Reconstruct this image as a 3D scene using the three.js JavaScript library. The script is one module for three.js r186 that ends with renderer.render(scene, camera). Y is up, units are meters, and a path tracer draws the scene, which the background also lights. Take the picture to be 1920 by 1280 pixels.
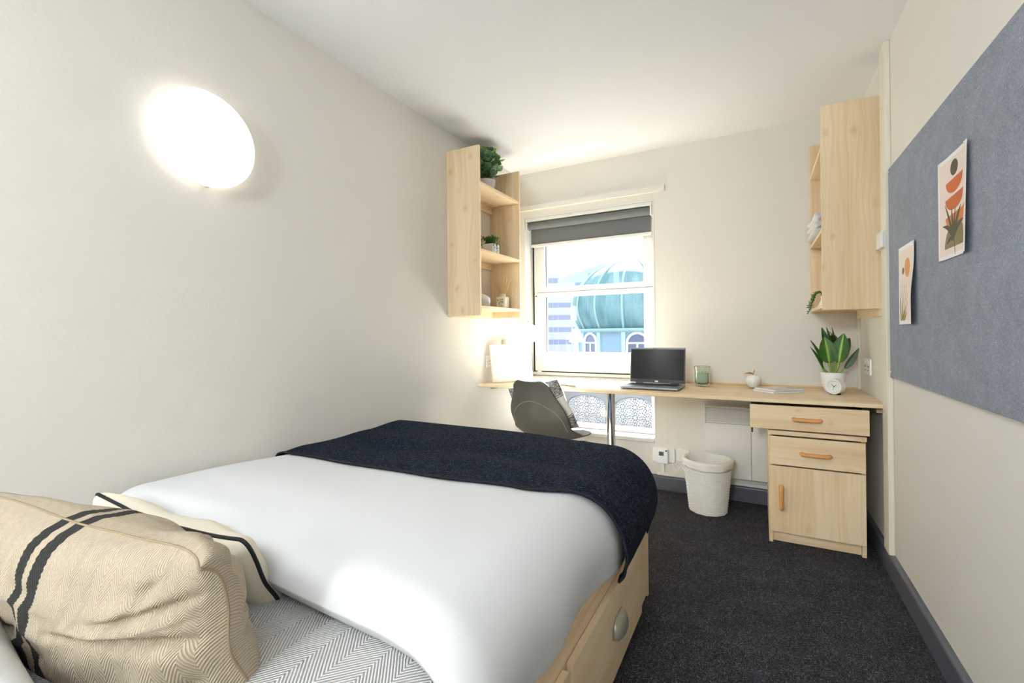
import * as THREE from 'three';
import { RoundedBoxGeometry } from 'three/addons/geometries/RoundedBoxGeometry.js';
import { mergeGeometries } from 'three/addons/utils/BufferGeometryUtils.js';
import { RectAreaLightUniformsLib } from 'three/addons/lights/RectAreaLightUniformsLib.js';
RectAreaLightUniformsLib.init();

// ------------------------------------------------------------------ camera, sky, sun, exposure
// x to the right along the window wall, y up, z from the window wall into the room; metres.
const W = 2.219, H = 2.35, ZE = 6.0;
const scene = new THREE.Scene();
const camera = new THREE.PerspectiveCamera(2 * Math.atan(640 / 856.5) * 180 / Math.PI, 1920 / 1280, 0.02, 400);
camera.rotation.order = 'YXZ';
camera.position.set(1.699, 1.085, 3.263);
camera.rotation.set(0.061 * Math.PI / 180, 28.264 * Math.PI / 180, -0.594 * Math.PI / 180);
camera.setViewOffset(1920, 1280, 0, 16.3, 1920, 1280);
camera.updateProjectionMatrix();
const renderer = new THREE.WebGLRenderer({ antialias: true });
renderer.toneMapping = THREE.LinearToneMapping;
renderer.toneMappingExposure = 1.08;
renderer.shadowMap.enabled = true;
scene.background = new THREE.Color(0.91, 0.965, 1.0);
scene.backgroundIntensity = 3.5;
const sun = new THREE.DirectionalLight(new THREE.Color(0.83, 0.93, 1.0), 90);
sun.name = 'sun';
{ const el = 42 * Math.PI / 180, az = 1 * Math.PI / 180;
  sun.position.set(0.6 + 30 * Math.cos(el) * Math.sin(az), 1 + 30 * Math.sin(el), -30 * Math.cos(el)); sun.target.position.set(0.6, 1, 0); }
sun.castShadow = true; sun.shadow.mapSize.set(2048, 2048);
Object.assign(sun.shadow.camera, { left: -6, right: 6, top: 6, bottom: -6, near: 1, far: 60 });
scene.add(sun, sun.target);
const LAMP = 1.6, LAMP_GLOW = 1.45, DOOR_FILL = 112, CEILING_FILL = 34;  // the last two drive added fill lamps behind the camera

// ------------------------------------------------------------------ helpers
let seed = 7;
const rnd = () => { seed = (seed * 1664525 + 1013904223) >>> 0; return seed / 4294967296; };
const rr = (a, b) => a + (b - a) * rnd();
const V = (x, y, z) => new THREE.Vector3(x, y, z);
const lerp = (a, b, t) => a + (b - a) * t, clamp = (v, a = 0, b = 1) => Math.min(b, Math.max(a, v));
const sstep = (a, b, v) => { const t = clamp((v - a) / (b - a)); return t * t * (3 - 2 * t); };
const hash = (x, y) => { let h = (x * 374761393 + y * 668265263) | 0; h = Math.imul(h ^ (h >>> 13), 1274126177); h ^= h >>> 16; return (h >>> 0) / 4294967296; };
const mod = (a, n) => ((a % n) + n) % n;
function pn(x, y, px, py) {                       // periodic value noise 0..1
  const xi = Math.floor(x), yi = Math.floor(y), fx = x - xi, fy = y - yi, u = fx * fx * (3 - 2 * fx), v = fy * fy * (3 - 2 * fy);
  const a = mod(xi, px), b = mod(xi + 1, px), c = mod(yi, py), d = mod(yi + 1, py);
  return lerp(lerp(hash(a, c), hash(b, c), u), lerp(hash(a, d), hash(b, d), u), v);
}
const fbm = (x, y, px, py, n = 4) => { let s = 0, a = 0.5, k = 1, t = 0; for (let i = 0; i < n; i++) { s += a * pn(x * k + i * 17, y * k + i * 5, px * k, py * k); t += a; a *= 0.5; k *= 2; } return s / t; };
const noise3 = (x, y) => pn(x + 500, y + 500, 4096, 4096) - 0.5;
function tex(w, h, fn, srgb = true) {
  const d = new Uint8Array(w * h * 4);
  for (let j = 0; j < h; j++) for (let i = 0; i < w; i++) { const c = fn(i / w, j / h, i, j), k = (j * w + i) * 4; d[k] = clamp(c[0], 0, 255); d[k + 1] = clamp(c[1], 0, 255); d[k + 2] = clamp(c[2], 0, 255); d[k + 3] = 255; }
  const t = new THREE.DataTexture(d, w, h); t.wrapS = t.wrapT = THREE.RepeatWrapping; t.magFilter = THREE.LinearFilter; t.minFilter = THREE.LinearFilter;
  if (srgb) t.colorSpace = THREE.SRGBColorSpace; t.needsUpdate = true; return t;
}
const rep = (t, a, b) => { t.repeat.set(a, b); return t; };
const mixc = (a, b, t) => [lerp(a[0], b[0], t), lerp(a[1], b[1], t), lerp(a[2], b[2], t)];
const std = (color, roughness = 0.6, o = {}) => new THREE.MeshStandardMaterial({ color, roughness, ...o });
const phys = (color, roughness = 0.6, o = {}) => new THREE.MeshPhysicalMaterial({ color, roughness, ...o });

const used = {};
const numbered = (n) => { const k = used[n] = (used[n] ?? -1) + 1; return k ? n + '_' + String(k).padStart(3, '0') : n; };
const sh = (m) => { m.castShadow = true; m.receiveShadow = true; return m; };
function thing(name, label, category, pos = [0, 0, 0], group, turn = 0) {
  const o = new THREE.Group(); o.name = numbered(name); o.position.set(...pos); o.rotation.y = turn; scene.add(o);
  o.userData = { label, category }; if (group) o.userData.group = group; return o;
}
// geometry given in world metres goes under the thing, whose base is elsewhere
function part(t, name, geo, m, label) {
  geo.translate(-t.position.x, -t.position.y, -t.position.z); return loc(t, name, geo, m, label);
}
function loc(t, name, geo, m, label) { const o = sh(new THREE.Mesh(geo, m)); o.name = numbered(name); t.add(o); if (label) o.userData.label = label; return o; }
function sub(p, name, geo, m, label) {             // a sub-part of a part (which sits at its thing's origin); world metres
  const q = p.parent.position; geo.translate(-q.x, -q.y, -q.z); return loc(p, name, geo, m, label);
}
function single(name, geo, m, label, category, pos, group) {
  const o = sh(new THREE.Mesh(geo.translate(-pos[0], -pos[1], -pos[2]), m)); o.name = numbered(name); o.position.set(...pos); scene.add(o);
  o.userData = { label, category }; if (group) o.userData.group = group; return o;
}
function struct(name, geo, m) { const o = sh(new THREE.Mesh(geo, m)); o.name = name; o.userData.kind = 'structure'; scene.add(o); return o; }
function structGroup(name) { const o = new THREE.Group(); o.name = name; o.userData.kind = 'structure'; scene.add(o); return o; }

function uvm(geo, grain = 'y', ox = 0, oy = 0) {    // uv in metres by the way each face points; v runs along the grain
  if (geo.index) geo = geo.toNonIndexed();
  const p = geo.attributes.position, n = geo.attributes.normal, uv = new Float32Array(p.count * 2), g = 'xyz'.indexOf(grain);
  for (let i = 0; i < p.count; i += 3) {
    const s = [0, 0, 0]; for (let k = 0; k < 3; k++) { s[0] += Math.abs(n.getX(i + k)); s[1] += Math.abs(n.getY(i + k)); s[2] += Math.abs(n.getZ(i + k)); }
    const a = s.indexOf(Math.max(...s)), ax = [0, 1, 2].filter((q) => q !== a), v = ax.includes(g) ? g : ax[1], u = ax.find((q) => q !== v);
    for (let k = 0; k < 3; k++) { uv[(i + k) * 2] = p.getComponent(i + k, u) + ox; uv[(i + k) * 2 + 1] = p.getComponent(i + k, v) + oy; }
  }
  geo.setAttribute('uv', new THREE.BufferAttribute(uv, 2)); return geo;
}
function bx(x0, x1, y0, y1, z0, z1, r = 0.002, grain = 'y', seg = 2) {
  const w = x1 - x0, h = y1 - y0, d = z1 - z0, g = new RoundedBoxGeometry(w, h, d, seg, Math.min(r, w * 0.49, h * 0.49, d * 0.49));
  uvm(g, grain, rr(0, 3), rr(0, 3)); return g.translate((x0 + x1) / 2, (y0 + y1) / 2, (z0 + z1) / 2);
}
const merge = (list) => mergeGeometries(list.map((g) => { g = g.index ? g.toNonIndexed() : g; for (const k of Object.keys(g.attributes)) if (!['position', 'normal', 'uv'].includes(k)) g.deleteAttribute(k); return g; }));
// a cylinder of radius r0..r1 between two points
function rod(a, b, r0, r1 = r0, n = 12) {
  const d = b.clone().sub(a), g = new THREE.CylinderGeometry(r1, r0, d.length(), n);
  g.applyQuaternion(new THREE.Quaternion().setFromUnitVectors(V(0, 1, 0), d.clone().normalize())); const m = a.clone().add(b).multiplyScalar(0.5); return g.translate(m.x, m.y, m.z);
}
const tube = (pts, r, n = 32, m = 8, closed = false) => new THREE.TubeGeometry(new THREE.CatmullRomCurve3(pts, closed), n, r, m, closed);
const lathe = (pts, x, y, z, n = 40) => new THREE.LatheGeometry(pts.map((q) => new THREE.Vector2(q[0], q[1])), n).translate(x, y, z);
// a sheet with thickness: f(u,v) is its middle, t(u,v) half its thickness, uvs(u,v) its texture place; both sides and a closed rim
function sheet(nu, nv, f, t, uvs = (u, v) => [u, v], off = () => 0) {
  const P = [], N = [], pos = [], uv = [], idx = [], at = (i, j) => i * (nv + 1) + j;
  for (let i = 0; i <= nu; i++) for (let j = 0; j <= nv; j++) P.push(f(i / nu, j / nv));
  for (let i = 0; i <= nu; i++) for (let j = 0; j <= nv; j++) {
    const a = P[at(Math.max(i - 1, 0), j)], b = P[at(Math.min(i + 1, nu), j)], c = P[at(i, Math.max(j - 1, 0))], d = P[at(i, Math.min(j + 1, nv))];
    N.push(b.clone().sub(a).cross(d.clone().sub(c)).normalize());
  }
  const n = P.length;
  for (const s of [1, -1]) for (let i = 0; i <= nu; i++) for (let j = 0; j <= nv; j++) {
    const k = at(i, j), h = t(i / nu, j / nv) * s + off(i / nu, j / nv), q = P[k].clone().addScaledVector(N[k], h); pos.push(q.x, q.y, q.z); uv.push(...uvs(i / nu, j / nv));
  }
  for (let i = 0; i < nu; i++) for (let j = 0; j < nv; j++) {
    const a = at(i, j), b = at(i + 1, j), c = at(i + 1, j + 1), d = at(i, j + 1);
    idx.push(a, b, c, a, c, d, n + a, n + c, n + b, n + a, n + d, n + c);
  }
  const rim = (a, b) => idx.push(a, n + a, b, b, n + a, n + b);
  for (let i = 0; i < nu; i++) { rim(at(i, 0), at(i + 1, 0)); rim(at(i + 1, nv), at(i, nv)); }
  for (let j = 0; j < nv; j++) { rim(at(0, j + 1), at(0, j)); rim(at(nu, j), at(nu, j + 1)); }
  const g = new THREE.BufferGeometry(); g.setAttribute('position', new THREE.Float32BufferAttribute(pos, 3)); g.setAttribute('uv', new THREE.Float32BufferAttribute(uv, 2)); g.setIndex(idx); g.computeVertexNormals(); return g;
}
const place = (g, m) => g.applyMatrix4(m);
const frameOf = (o, x, y, z) => new THREE.Matrix4().makeBasis(x, y, z).setPosition(o);

// ------------------------------------------------------------------ materials
const knots = Array.from({ length: 34 }, () => [rnd(), rnd(), rr(0.006, 0.016), rr(0.4, 1)]);
const woodTex = (light, dark, k = 1) => tex(1024, 1024, (u, v) => {
  let bend = 0, spot = 0;
  for (const [a, b, r, s] of knots) { const dx = mod(u - a + 0.5, 1) - 0.5, dy = (mod(v - b + 0.5, 1) - 0.5) * 2, d2 = dx * dx + dy * dy * 0.3; bend += dx * Math.exp(-d2 / (r * r * 16)) * 0.6; spot += s * Math.exp(-(dx * dx + dy * dy * 0.45) / (r * r)); }
  const x = u - bend, g = 0.45 * fbm(x * 14, v * 2, 14, 2, 3) + 0.35 * fbm(x * 60, v * 3, 60, 3, 3) + 0.2 * fbm(x * 250, v * 10, 250, 10, 2), pores = pn(x * 400, v * 24, 400, 24) > 0.9 ? 0.12 : 0;
  const t = clamp((g - 0.5) * 2.4 * k + 0.35 + spot * 0.8 + pores * k); return mixc(light, dark, t);
});
const birchTex = rep(woodTex([241, 219, 184], [222, 189, 145]), 1, 0.5);
const M = {};
M.birch = phys(0xffffff, 0.42, { map: birchTex, specularIntensity: 0.7 });
M.birchEdge = phys(0xf3e2bf, 0.45);
M.handleWood = phys(0xe2aa6c, 0.38, { map: rep(woodTex([255, 246, 232], [214, 186, 150]), 4, 0.5) });
const plasterBump = tex(512, 512, (u, v) => { const h = 128 + (fbm(u * 48, v * 48, 48, 48, 3) - 0.5) * 160; return [h, h, h]; }, false);
M.wall = std(0xe6e1d8, 0.75, { bumpMap: rep(plasterBump, 2, 2), bumpScale: 0.0006 });
M.ceiling = std(0xf6f7f8, 0.85, { bumpMap: rep(plasterBump.clone(), 2, 2), bumpScale: 0.0005 });
M.skirting = phys(0x5d5e68, 0.4);
M.whitePaint = phys(0xefece4, 0.35);
M.trunking = phys(0xe9e3d2, 0.4);
M.frameWhite = phys(0xe2e0da, 0.3);
M.plastic = phys(0xf2f1ec, 0.35);
M.rubber = std(0x24231f, 0.8);
M.darkGap = std(0x2a2722, 0.9);
M.chrome = std(0xd6d8da, 0.12, { metalness: 1 });
M.brass = std(0xd2a45c, 0.28, { metalness: 1 });
M.glass = phys(0xffffff, 0.0, { transmission: 1, thickness: 0, ior: 1.45 });
M.carpet = std(0xffffff, 1, {
  map: rep(tex(1024, 1024, (u, v, i, j) => {
    const f = pn(u * 230, v * 230, 230, 230), c = pn(u * 330 + 9, v * 330 + 3, 330, 330), b = fbm(u * 12, v * 12, 12, 12, 3) - 0.5;
    const k = 0.22 + 1.1 * Math.pow(f, 1.4) + b * 0.35, fleck = c > 0.7 ? (c - 0.7) * 300 : 0; return [66 * k + fleck, 66 * k + fleck, 74 * k + fleck * 1.08];
  }), 1.6, 1.6),
  bumpMap: rep(tex(1024, 1024, (u, v) => { const h = 255 * Math.pow(pn(u * 230, v * 230, 230, 230), 1.2) * (0.6 + 0.4 * pn(u * 60, v * 60, 60, 60)); return [h, h, h]; }, false), 1.6, 1.6), bumpScale: 0.008,
});

// ------------------------------------------------------------------ the room
struct('floor', bx(-0.2, W + 0.2, -0.2, 0, -0.28, ZE + 0.2, 0.001, 'z'), M.carpet);
struct('ceiling', bx(-0.2, W + 0.2, H, H + 0.2, -0.28, ZE + 0.2, 0.001, 'z'), M.ceiling);
struct('wall_left', bx(-0.2, 0, 0, H, -0.28, ZE + 0.2, 0.001), M.wall);
struct('wall_right', bx(W, W + 0.2, 0, H, -0.28, ZE + 0.2, 0.001), M.wall);
struct('wall_front', bx(0, W, 0, H, ZE, ZE + 0.2, 0.001), M.wall);
const OX0 = 0.058, OX1 = 1.074, OY0 = 0.312, OY1 = 2.006;      // the window opening
{
  const s = new THREE.Shape([[0, 0], [W, 0], [W, H], [0, H]].map((q) => new THREE.Vector2(...q)));
  s.holes.push(new THREE.Path([[OX0, OY0], [OX0, OY1], [OX1, OY1], [OX1, OY0]].map((q) => new THREE.Vector2(...q))));
  struct('wall_back', uvm(new THREE.ExtrudeGeometry(s, { depth: 0.28, bevelEnabled: false }).translate(0, 0, -0.28)), M.wall);
}
const skirt = (len) => { const s = new THREE.Shape(); s.moveTo(0, 0); s.lineTo(0.019, 0); s.lineTo(0.019, 0.084); s.quadraticCurveTo(0.018, 0.093, 0.011, 0.096); s.lineTo(0, 0.099); s.closePath(); return new THREE.ExtrudeGeometry(s, { depth: len, bevelEnabled: false, curveSegments: 5 }); };
struct('baseboard_back', uvm(skirt(W).rotateY(-Math.PI / 2).translate(W, 0, 0), 'x'), M.skirting);
struct('baseboard_right', uvm(skirt(ZE).rotateY(Math.PI).translate(W, 0, ZE), 'z'), M.skirting);
struct('trim_1', bx(0.03, 1.149, 2.05, 2.09, 0, 0.026, 0.004, 'x'), M.wall);           // painted batten over the window
struct('trim_2', bx(W - 0.022, W, 0.096, H, 0.632, 0.722, 0.003), M.trunking);              // upright trunking on the right wall
struct('trim_3', bx(W - 0.014, W, 0.745, H, 0, 0.014, 0.003), M.trunking);                   // cable strip in the corner
struct('trim_4', bx(1.08, W - 0.02, 0.099, 0.117, 0, 0.016, 0.002, 'x'), M.whitePaint);       // cable strip on the skirting
{ const d = structGroup('door_1'), put = (n, g, m) => { const o = sh(new THREE.Mesh(g, m)); o.name = numbered(n); d.add(o); return o; };
  put('door_leaf', bx(1.2, 1.98, 0.005, 1.98, ZE - 0.03, ZE - 0.002, 0.003), M.birch);
  put('door_frame', bx(1.13, 1.195, 0, 2.04, ZE - 0.04, ZE - 0.001, 0.003), M.whitePaint); put('door_frame', bx(1.985, 2.05, 0, 2.04, ZE - 0.04, ZE - 0.001, 0.003), M.whitePaint);
  put('door_frame', bx(1.195, 1.985, 1.985, 2.04, ZE - 0.04, ZE - 0.001, 0.003), M.whitePaint);
  put('door_handle', merge([rod(V(1.26, 1.0, ZE - 0.03), V(1.26, 1.0, ZE - 0.08), 0.009), rod(V(1.255, 1.0, ZE - 0.075), V(1.37, 1.0, ZE - 0.075), 0.009)]), M.chrome);
}

// ------------------------------------------------------------------ the window
{
  const w = structGroup('window_1');
  const put = (n, g, m, par = w) => { const o = sh(new THREE.Mesh(g, m)); o.name = numbered(n); par.add(o); return o; };
  const FW = M.frameWhite;
  put('reveal_lining', bx(OX0, 0.07, OY0, OY1, -0.26, 0.002, 0.002), FW);
  put('reveal_lining', bx(1.062, OX1, OY0, OY1, -0.26, 0.002, 0.002), FW);
  put('reveal_lining', bx(0.07, 1.062, 1.994, OY1, -0.26, 0.002, 0.002, 'x'), FW);
  put('gasket', bx(0.071, 0.091, 0.35, 1.99, -0.2, -0.142, 0.001), M.rubber);
  put('gasket', bx(1.05, 1.061, 0.35, 1.99, -0.2, -0.142, 0.001), M.rubber);
  const frame = (x0, x1, y0, y1, l, r, b, t, z0, z1) => {
    const f = put('sash', bx(x0, x0 + l, y0, y1, z0, z1, 0.006), FW);
    put('sash_rail', bx(x1 - r, x1, y0, y1, z0, z1, 0.006), FW, f);
    put('sash_rail', bx(x0 + l - 0.002, x1 - r + 0.002, y0, y0 + b, z0, z1 - 0.001, 0.006, 'x'), FW, f);
    put('sash_rail', bx(x0 + l - 0.002, x1 - r + 0.002, y1 - t, y1, z0, z1 - 0.001, 0.006, 'x'), FW, f);
    const gx0 = x0 + l - 0.006, gx1 = x1 - r + 0.006, gy0 = y0 + b - 0.006, gy1 = y1 - t + 0.006, zm = (z0 + z1) / 2;
    put('glazing_bead', bx(gx0, gx0 + 0.008, gy0, gy1, zm - 0.008, zm + 0.008, 0.001), M.rubber, f);
    put('pane', new THREE.PlaneGeometry(gx1 - gx0, gy1 - gy0).translate((gx0 + gx1) / 2, (gy0 + gy1) / 2, zm), M.glass, f);
    return f;
  };
  frame(0.091, 1.05, 1.414, 1.992, 0.093, 0.08, 0.038, 0.06, -0.19, -0.12);
  frame(0.091, 1.05, 0.776, 1.411, 0.093, 0.08, 0.154, 0.036, -0.19, -0.122);
  frame(0.091, 1.05, 0.345, 0.742, 0.05, 0.03, 0.03, 0.04, -0.19, -0.12);
  put('transom', bx(0.071, 1.061, 0.744, 0.768, -0.19, -0.116, 0.004, 'x'), FW);
  put('gasket', bx(0.145, 1.03, 0.7685, 0.7755, -0.19, -0.128, 0.001, 'x'), M.rubber);
  put('window_sill', bx(0.071, 1.061, 0.718, 0.7385, -0.122, -0.004, 0.003, 'x'), FW);
  put('window_sill', bx(0.07, 1.062, 0.314, 0.344, -0.24, 0.014, 0.006, 'x'), FW);
  const lk = put('window_catch', bx(0.1, 0.116, 1.405, 1.43, -0.12, -0.108, 0.003), M.frameWhite); put('screw', rod(V(0.108, 1.385, -0.122), V(0.108, 1.385, -0.116), 0.005), M.rubber, lk);
}
{ // roller blind, a little unrolled
  const t = thing('roller_blind', 'grey fabric roller blind rolled almost to the top of the window', 'blind', [0.566, 1.965, -0.03]);
  const fab = std(0x6d7070, 0.9, { bumpMap: rep(tex(256, 256, (u, v, i, j) => { const h = 128 + ((i + j) % 2 ? 30 : -30) + 30 * (hash(i, j) - 0.5); return [h, h, h]; }, false), 30, 30), bumpScale: 0.0003 });
  part(t, 'headrail', bx(0.072, 1.06, 1.968, 1.9935, -0.075, 0.0, 0.004, 'x'), M.frameWhite, 'white headrail');
  part(t, 'roll', uvm(new THREE.CylinderGeometry(0.029, 0.029, 0.948, 40).rotateZ(Math.PI / 2).translate(0.566, 1.937, -0.034), 'x'), fab);
  part(t, 'fabric', bx(0.1, 1.04, 1.795, 1.94, -0.0615, -0.0605, 0.0004, 'y'), fab);
  part(t, 'bottom_bar', bx(0.098, 1.042, 1.772, 1.796, -0.067, -0.055, 0.004, 'x'), M.frameWhite, 'white bottom bar');
  for (const x of [0.0735, 1.0435]) part(t, 'bracket', bx(x, x + 0.015, 1.9, 1.968, -0.07, 0.0, 0.004), M.frameWhite, 'white end bracket');
}

// ------------------------------------------------------------------ outside
{ // unseen outer leaf, added dark to cut sunlight bounced onto the lattice
  const s = new THREE.Shape([[-3, -9], [6, -9], [6, 5], [-3, 5]].map((q) => new THREE.Vector2(...q)));
  s.holes.push(new THREE.Path([[OX0, OY0], [OX0, OY1], [OX1, OY1], [OX1, OY0]].map((q) => new THREE.Vector2(...q))));
  struct('added_dark_wall', uvm(new THREE.ExtrudeGeometry(s, { depth: 0.06, bevelEnabled: false }).translate(0, 0, -0.345)), std(0x54463f, 0.9));
}
const O = {
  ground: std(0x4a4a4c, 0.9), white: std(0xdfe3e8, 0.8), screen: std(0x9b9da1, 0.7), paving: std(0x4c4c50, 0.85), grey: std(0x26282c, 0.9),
  office: std(0x9aa0b0, 0.8), officeGlass: phys(0x6c7690, 0.25), far: std(0x8898ac, 0.9), farGlass: phys(0x5f6f88, 0.4),
  copper: std(0xffffff, 0.75, { map: tex(512, 512, (u, v) => { const n = fbm(u * 10, v * 6, 10, 6, 5), s = fbm(u * 50, v * 3, 50, 3, 3); return mixc([64, 104, 112], [96, 130, 138], clamp((n - 0.5) * 2 + 0.5 + (s - 0.5) * 0.8)); }) }),
  copperRib: std(0x78989c, 0.7), drum: std(0x6b8699, 0.85), drumTrim: std(0x8aa2b4, 0.8), pane: phys(0x4d5972, 0.2),
};
struct('ground', bx(-160, 160, -9.4, -9, -220, -1.6, 0.001, 'x'), O.ground);
struct('terrace', bx(-2.2, 4.2, -0.1, 0.06, -1.2, -0.28, 0.002, 'x'), O.paving);
{ // white terrace wall with arched pierced screens
  const cx = [-0.655, -0.2, 0.255, 0.71, 1.165, 1.62], hw = 0.19, y0 = 0.185, ys = 0.395, top = 0.495;
  const outline = (P, c, g = 0) => { P.moveTo(c - hw + g, y0 + g); P.lineTo(c + hw - g, y0 + g); P.lineTo(c + hw - g, ys); P.absellipse(c, ys, hw - g, top - ys - g, 0, Math.PI, false); P.closePath(); return P; };
  const g = structGroup('terrace_wall');
  const s = new THREE.Shape([[-2.2, 0.06], [4.2, 0.06], [4.2, 0.86], [-2.2, 0.86]].map((q) => new THREE.Vector2(...q))); for (const c of cx) s.holes.push(outline(new THREE.Path(), c));
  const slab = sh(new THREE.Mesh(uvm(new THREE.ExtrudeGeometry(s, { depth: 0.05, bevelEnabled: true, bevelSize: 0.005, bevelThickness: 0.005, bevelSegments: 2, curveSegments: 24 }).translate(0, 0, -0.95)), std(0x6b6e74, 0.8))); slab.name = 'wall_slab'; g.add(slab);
  const back = sh(new THREE.Mesh(bx(-2.2, 4.2, 0.06, 0.86, -1.15, -1.06, 0.002), O.grey)); back.name = 'shade_backing'; g.add(back);  // dark sheet that puts the shade behind the pierced holes into colour
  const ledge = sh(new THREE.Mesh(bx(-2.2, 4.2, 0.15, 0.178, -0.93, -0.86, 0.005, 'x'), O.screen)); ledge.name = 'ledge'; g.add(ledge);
  const inside = (x, y, c, m) => { x -= c; if (Math.abs(x) > hw - m || y < y0 + m) return false; if (y < ys) return true; const a = x / (hw - m), b = (y - ys) / (top - ys - m); return a * a + b * b < 1; };
  const sc = new THREE.Shape(); outline(sc, 0, -0.004);
  const hole = (x, y, a, l, w) => { const q = [[l, 0], [0.25 * l, w], [-l, 0], [0.25 * l, -w]].map(([p, r]) => [x + p * Math.cos(a) - r * Math.sin(a), y + p * Math.sin(a) + r * Math.cos(a)]); if (q.every(([px, py]) => inside(px, py, 0, 0.012))) sc.holes.push(new THREE.Path(q.map((k) => new THREE.Vector2(...k)))); };
  for (let i = -2; i <= 2; i++) for (let j = 0; j < 4; j++) {
    const x = i * 0.112, y = 0.21 + j * 0.094;
    for (let k = 0; k < 8; k++) hole(x + 0.0215 * Math.cos(k * Math.PI / 4 + 0.39), y + 0.0215 * Math.sin(k * Math.PI / 4 + 0.39), k * Math.PI / 4 + 0.39, 0.0098, 0.0052);
    for (let k = 0; k < 12; k++) { const a = k * Math.PI / 6 + 0.13, dx = 0.042 * Math.cos(a), dy = 0.042 * Math.sin(a); if (Math.abs(dx) < 0.052 && Math.abs(dy) < 0.043) hole(x + dx, y + dy, a, 0.0072, 0.005); }
    for (const [dx, dy] of [[0.056, 0.012], [0.056, -0.012], [0.044, 0.047], [-0.044, 0.047]]) hole(x + dx, y + dy, Math.atan2(dy, dx), 0.006, 0.0045);
  }
  const geo = new THREE.ExtrudeGeometry(sc, { depth: 0.014, bevelEnabled: false, curveSegments: 24 });
  for (const c of cx) { const m = sh(new THREE.Mesh(geo, O.screen)); m.name = numbered('lattice_screen'); m.position.set(c, 0, -0.935); g.add(m); }
}
{ // teal domed building
  const C = [-3.594, -9, -18.868], ph0 = (13.45 - 8.9) * Math.PI / 180, st = 2 * Math.PI / 14, yc = 2.3;
  const t = thing('domed_building', 'round building with a teal bulbous dome and arched windows outside the window', 'building', C);
  const prof = []; for (let i = 0; i <= 8; i++) { const k = i / 8; prof.push([2.46 + 0.37 * Math.sin(k * Math.PI / 2), yc - 1.09 + 1.09 * k]); }
  for (let i = 1; i <= 20; i++) { const a = i / 20 * Math.PI / 2; prof.push([Math.max(2.83 * Math.cos(a), 0.02), yc + 2.2 * Math.sin(a)]); }
  for (let k = 0; k < 14; k++) {
    const g = new THREE.LatheGeometry(prof.map((q) => new THREE.Vector2(q[0], q[1])), 6, ph0 + k * st, st); const uv = g.attributes.uv; for (let i = 0; i < uv.count; i++) uv.setX(i, uv.getX(i) * 0.4 + k * 0.37);
    part(t, 'dome_panel', g.translate(C[0], 0, C[2]), O.copper);
    const a = ph0 + k * st; part(t, 'dome_rib', tube(prof.map(([r, y]) => V(C[0] + (r + 0.02) * Math.sin(a), y, C[2] + (r + 0.02) * Math.cos(a))), 0.055, 28, 6), O.copperRib);
  }
  part(t, 'cornice', lathe([[2.45, 0.02], [2.72, 0.06], [2.76, 0], [2.7, -0.08], [2.55, -0.14]], C[0], yc - 1.1, C[2], 56), O.copperRib);
  part(t, 'drum', new THREE.CylinderGeometry(2.57, 2.57, 10.15, 14, 1, false, ph0).toNonIndexed().translate(C[0], -9 + 5.075, C[2]), O.drum);
  { const gd = t.children[t.children.length - 1].geometry; gd.computeVertexNormals(); }
  for (let k = 0; k < 14; k++) {
    const a = ph0 + k * st; part(t, 'pilaster', bx(-0.09, 0.09, -9, 1.16, -0.08, 0.05, 0.02).applyMatrix4(new THREE.Matrix4().makeRotationY(a).setPosition(C[0] + 2.57 * Math.sin(a), 0, C[2] + 2.57 * Math.cos(a))), O.drumTrim);
    if (k % 2) continue;
    const m = a + st / 2, R = 2.57 * Math.cos(st / 2), mm = new THREE.Matrix4().makeRotationY(m).setPosition(C[0] + R * Math.sin(m), 0, C[2] + R * Math.cos(m));
    const arch = (P, w, g) => { P.moveTo(-w, -1.6 + g); P.lineTo(w, -1.6 + g); P.lineTo(w, 0.62); P.absarc(0, 0.62, w, 0, Math.PI, false); P.closePath(); return P; };
    const fs = arch(new THREE.Shape(), 0.47, 0); fs.holes.push(arch(new THREE.Path(), 0.38, 0.09));
    const f = part(t, 'window', new THREE.ExtrudeGeometry(fs, { depth: 0.07, bevelEnabled: false, curveSegments: 16 }).applyMatrix4(mm), O.white);
    sub(f, 'pane', new THREE.ExtrudeGeometry(arch(new THREE.Shape(), 0.39, 0.08), { depth: 0.02, bevelEnabled: false, curveSegments: 16 }).applyMatrix4(mm), O.pane);
    sub(f, 'glazing_bar', bx(-0.385, 0.385, 0.58, 0.65, 0.02, 0.06, 0.01, 'x').applyMatrix4(mm), O.white);
    sub(f, 'glazing_bar', bx(-0.035, 0.035, -1.52, 0.58, 0.02, 0.06, 0.01).applyMatrix4(mm), O.white);
  }
}
{ // pale office block beyond
  const mm = new THREE.Matrix4().makeRotationY(Math.atan2(0.473, 0.881)).setPosition(-50.252, 0, -93.679);
  const t = thing('office_block', 'pale office block with rows of grey strip windows beyond the dome', 'building', [-43.5, -9, -97.3]);
  const P = (n, g, m) => part(t, n, g.applyMatrix4(mm), m);
  P('wall', bx(-9, 15.1, -9, 13.1, -11, 0, 0.05), O.office); P('upper_wall', bx(-9, 11.4, 13.1, 15.5, -11, 0, 0.05), O.office);
  for (let f = -3; f <= 4; f++) for (const [a, b] of [[-6, 1], [1.2, 8.0], [8.2, 9.7], [9.8, 11.0], [11.1, 14.1], [14.6, 15.08]]) { if (f === 4 && b > 11.2) continue; const y = 1.25 + f * 2.95; P('window', bx(a, b, y, y + 1.05, -0.2, 0.03, 0.02, 'x'), O.officeGlass); }
  for (let f = -3; f <= 4; f++) P('band', bx(-9, f === 4 ? 11.4 : 15.1, 2.42 + f * 2.95, 2.6 + f * 2.95, -0.1, 0.12, 0.02, 'x'), O.office);
}
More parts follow.
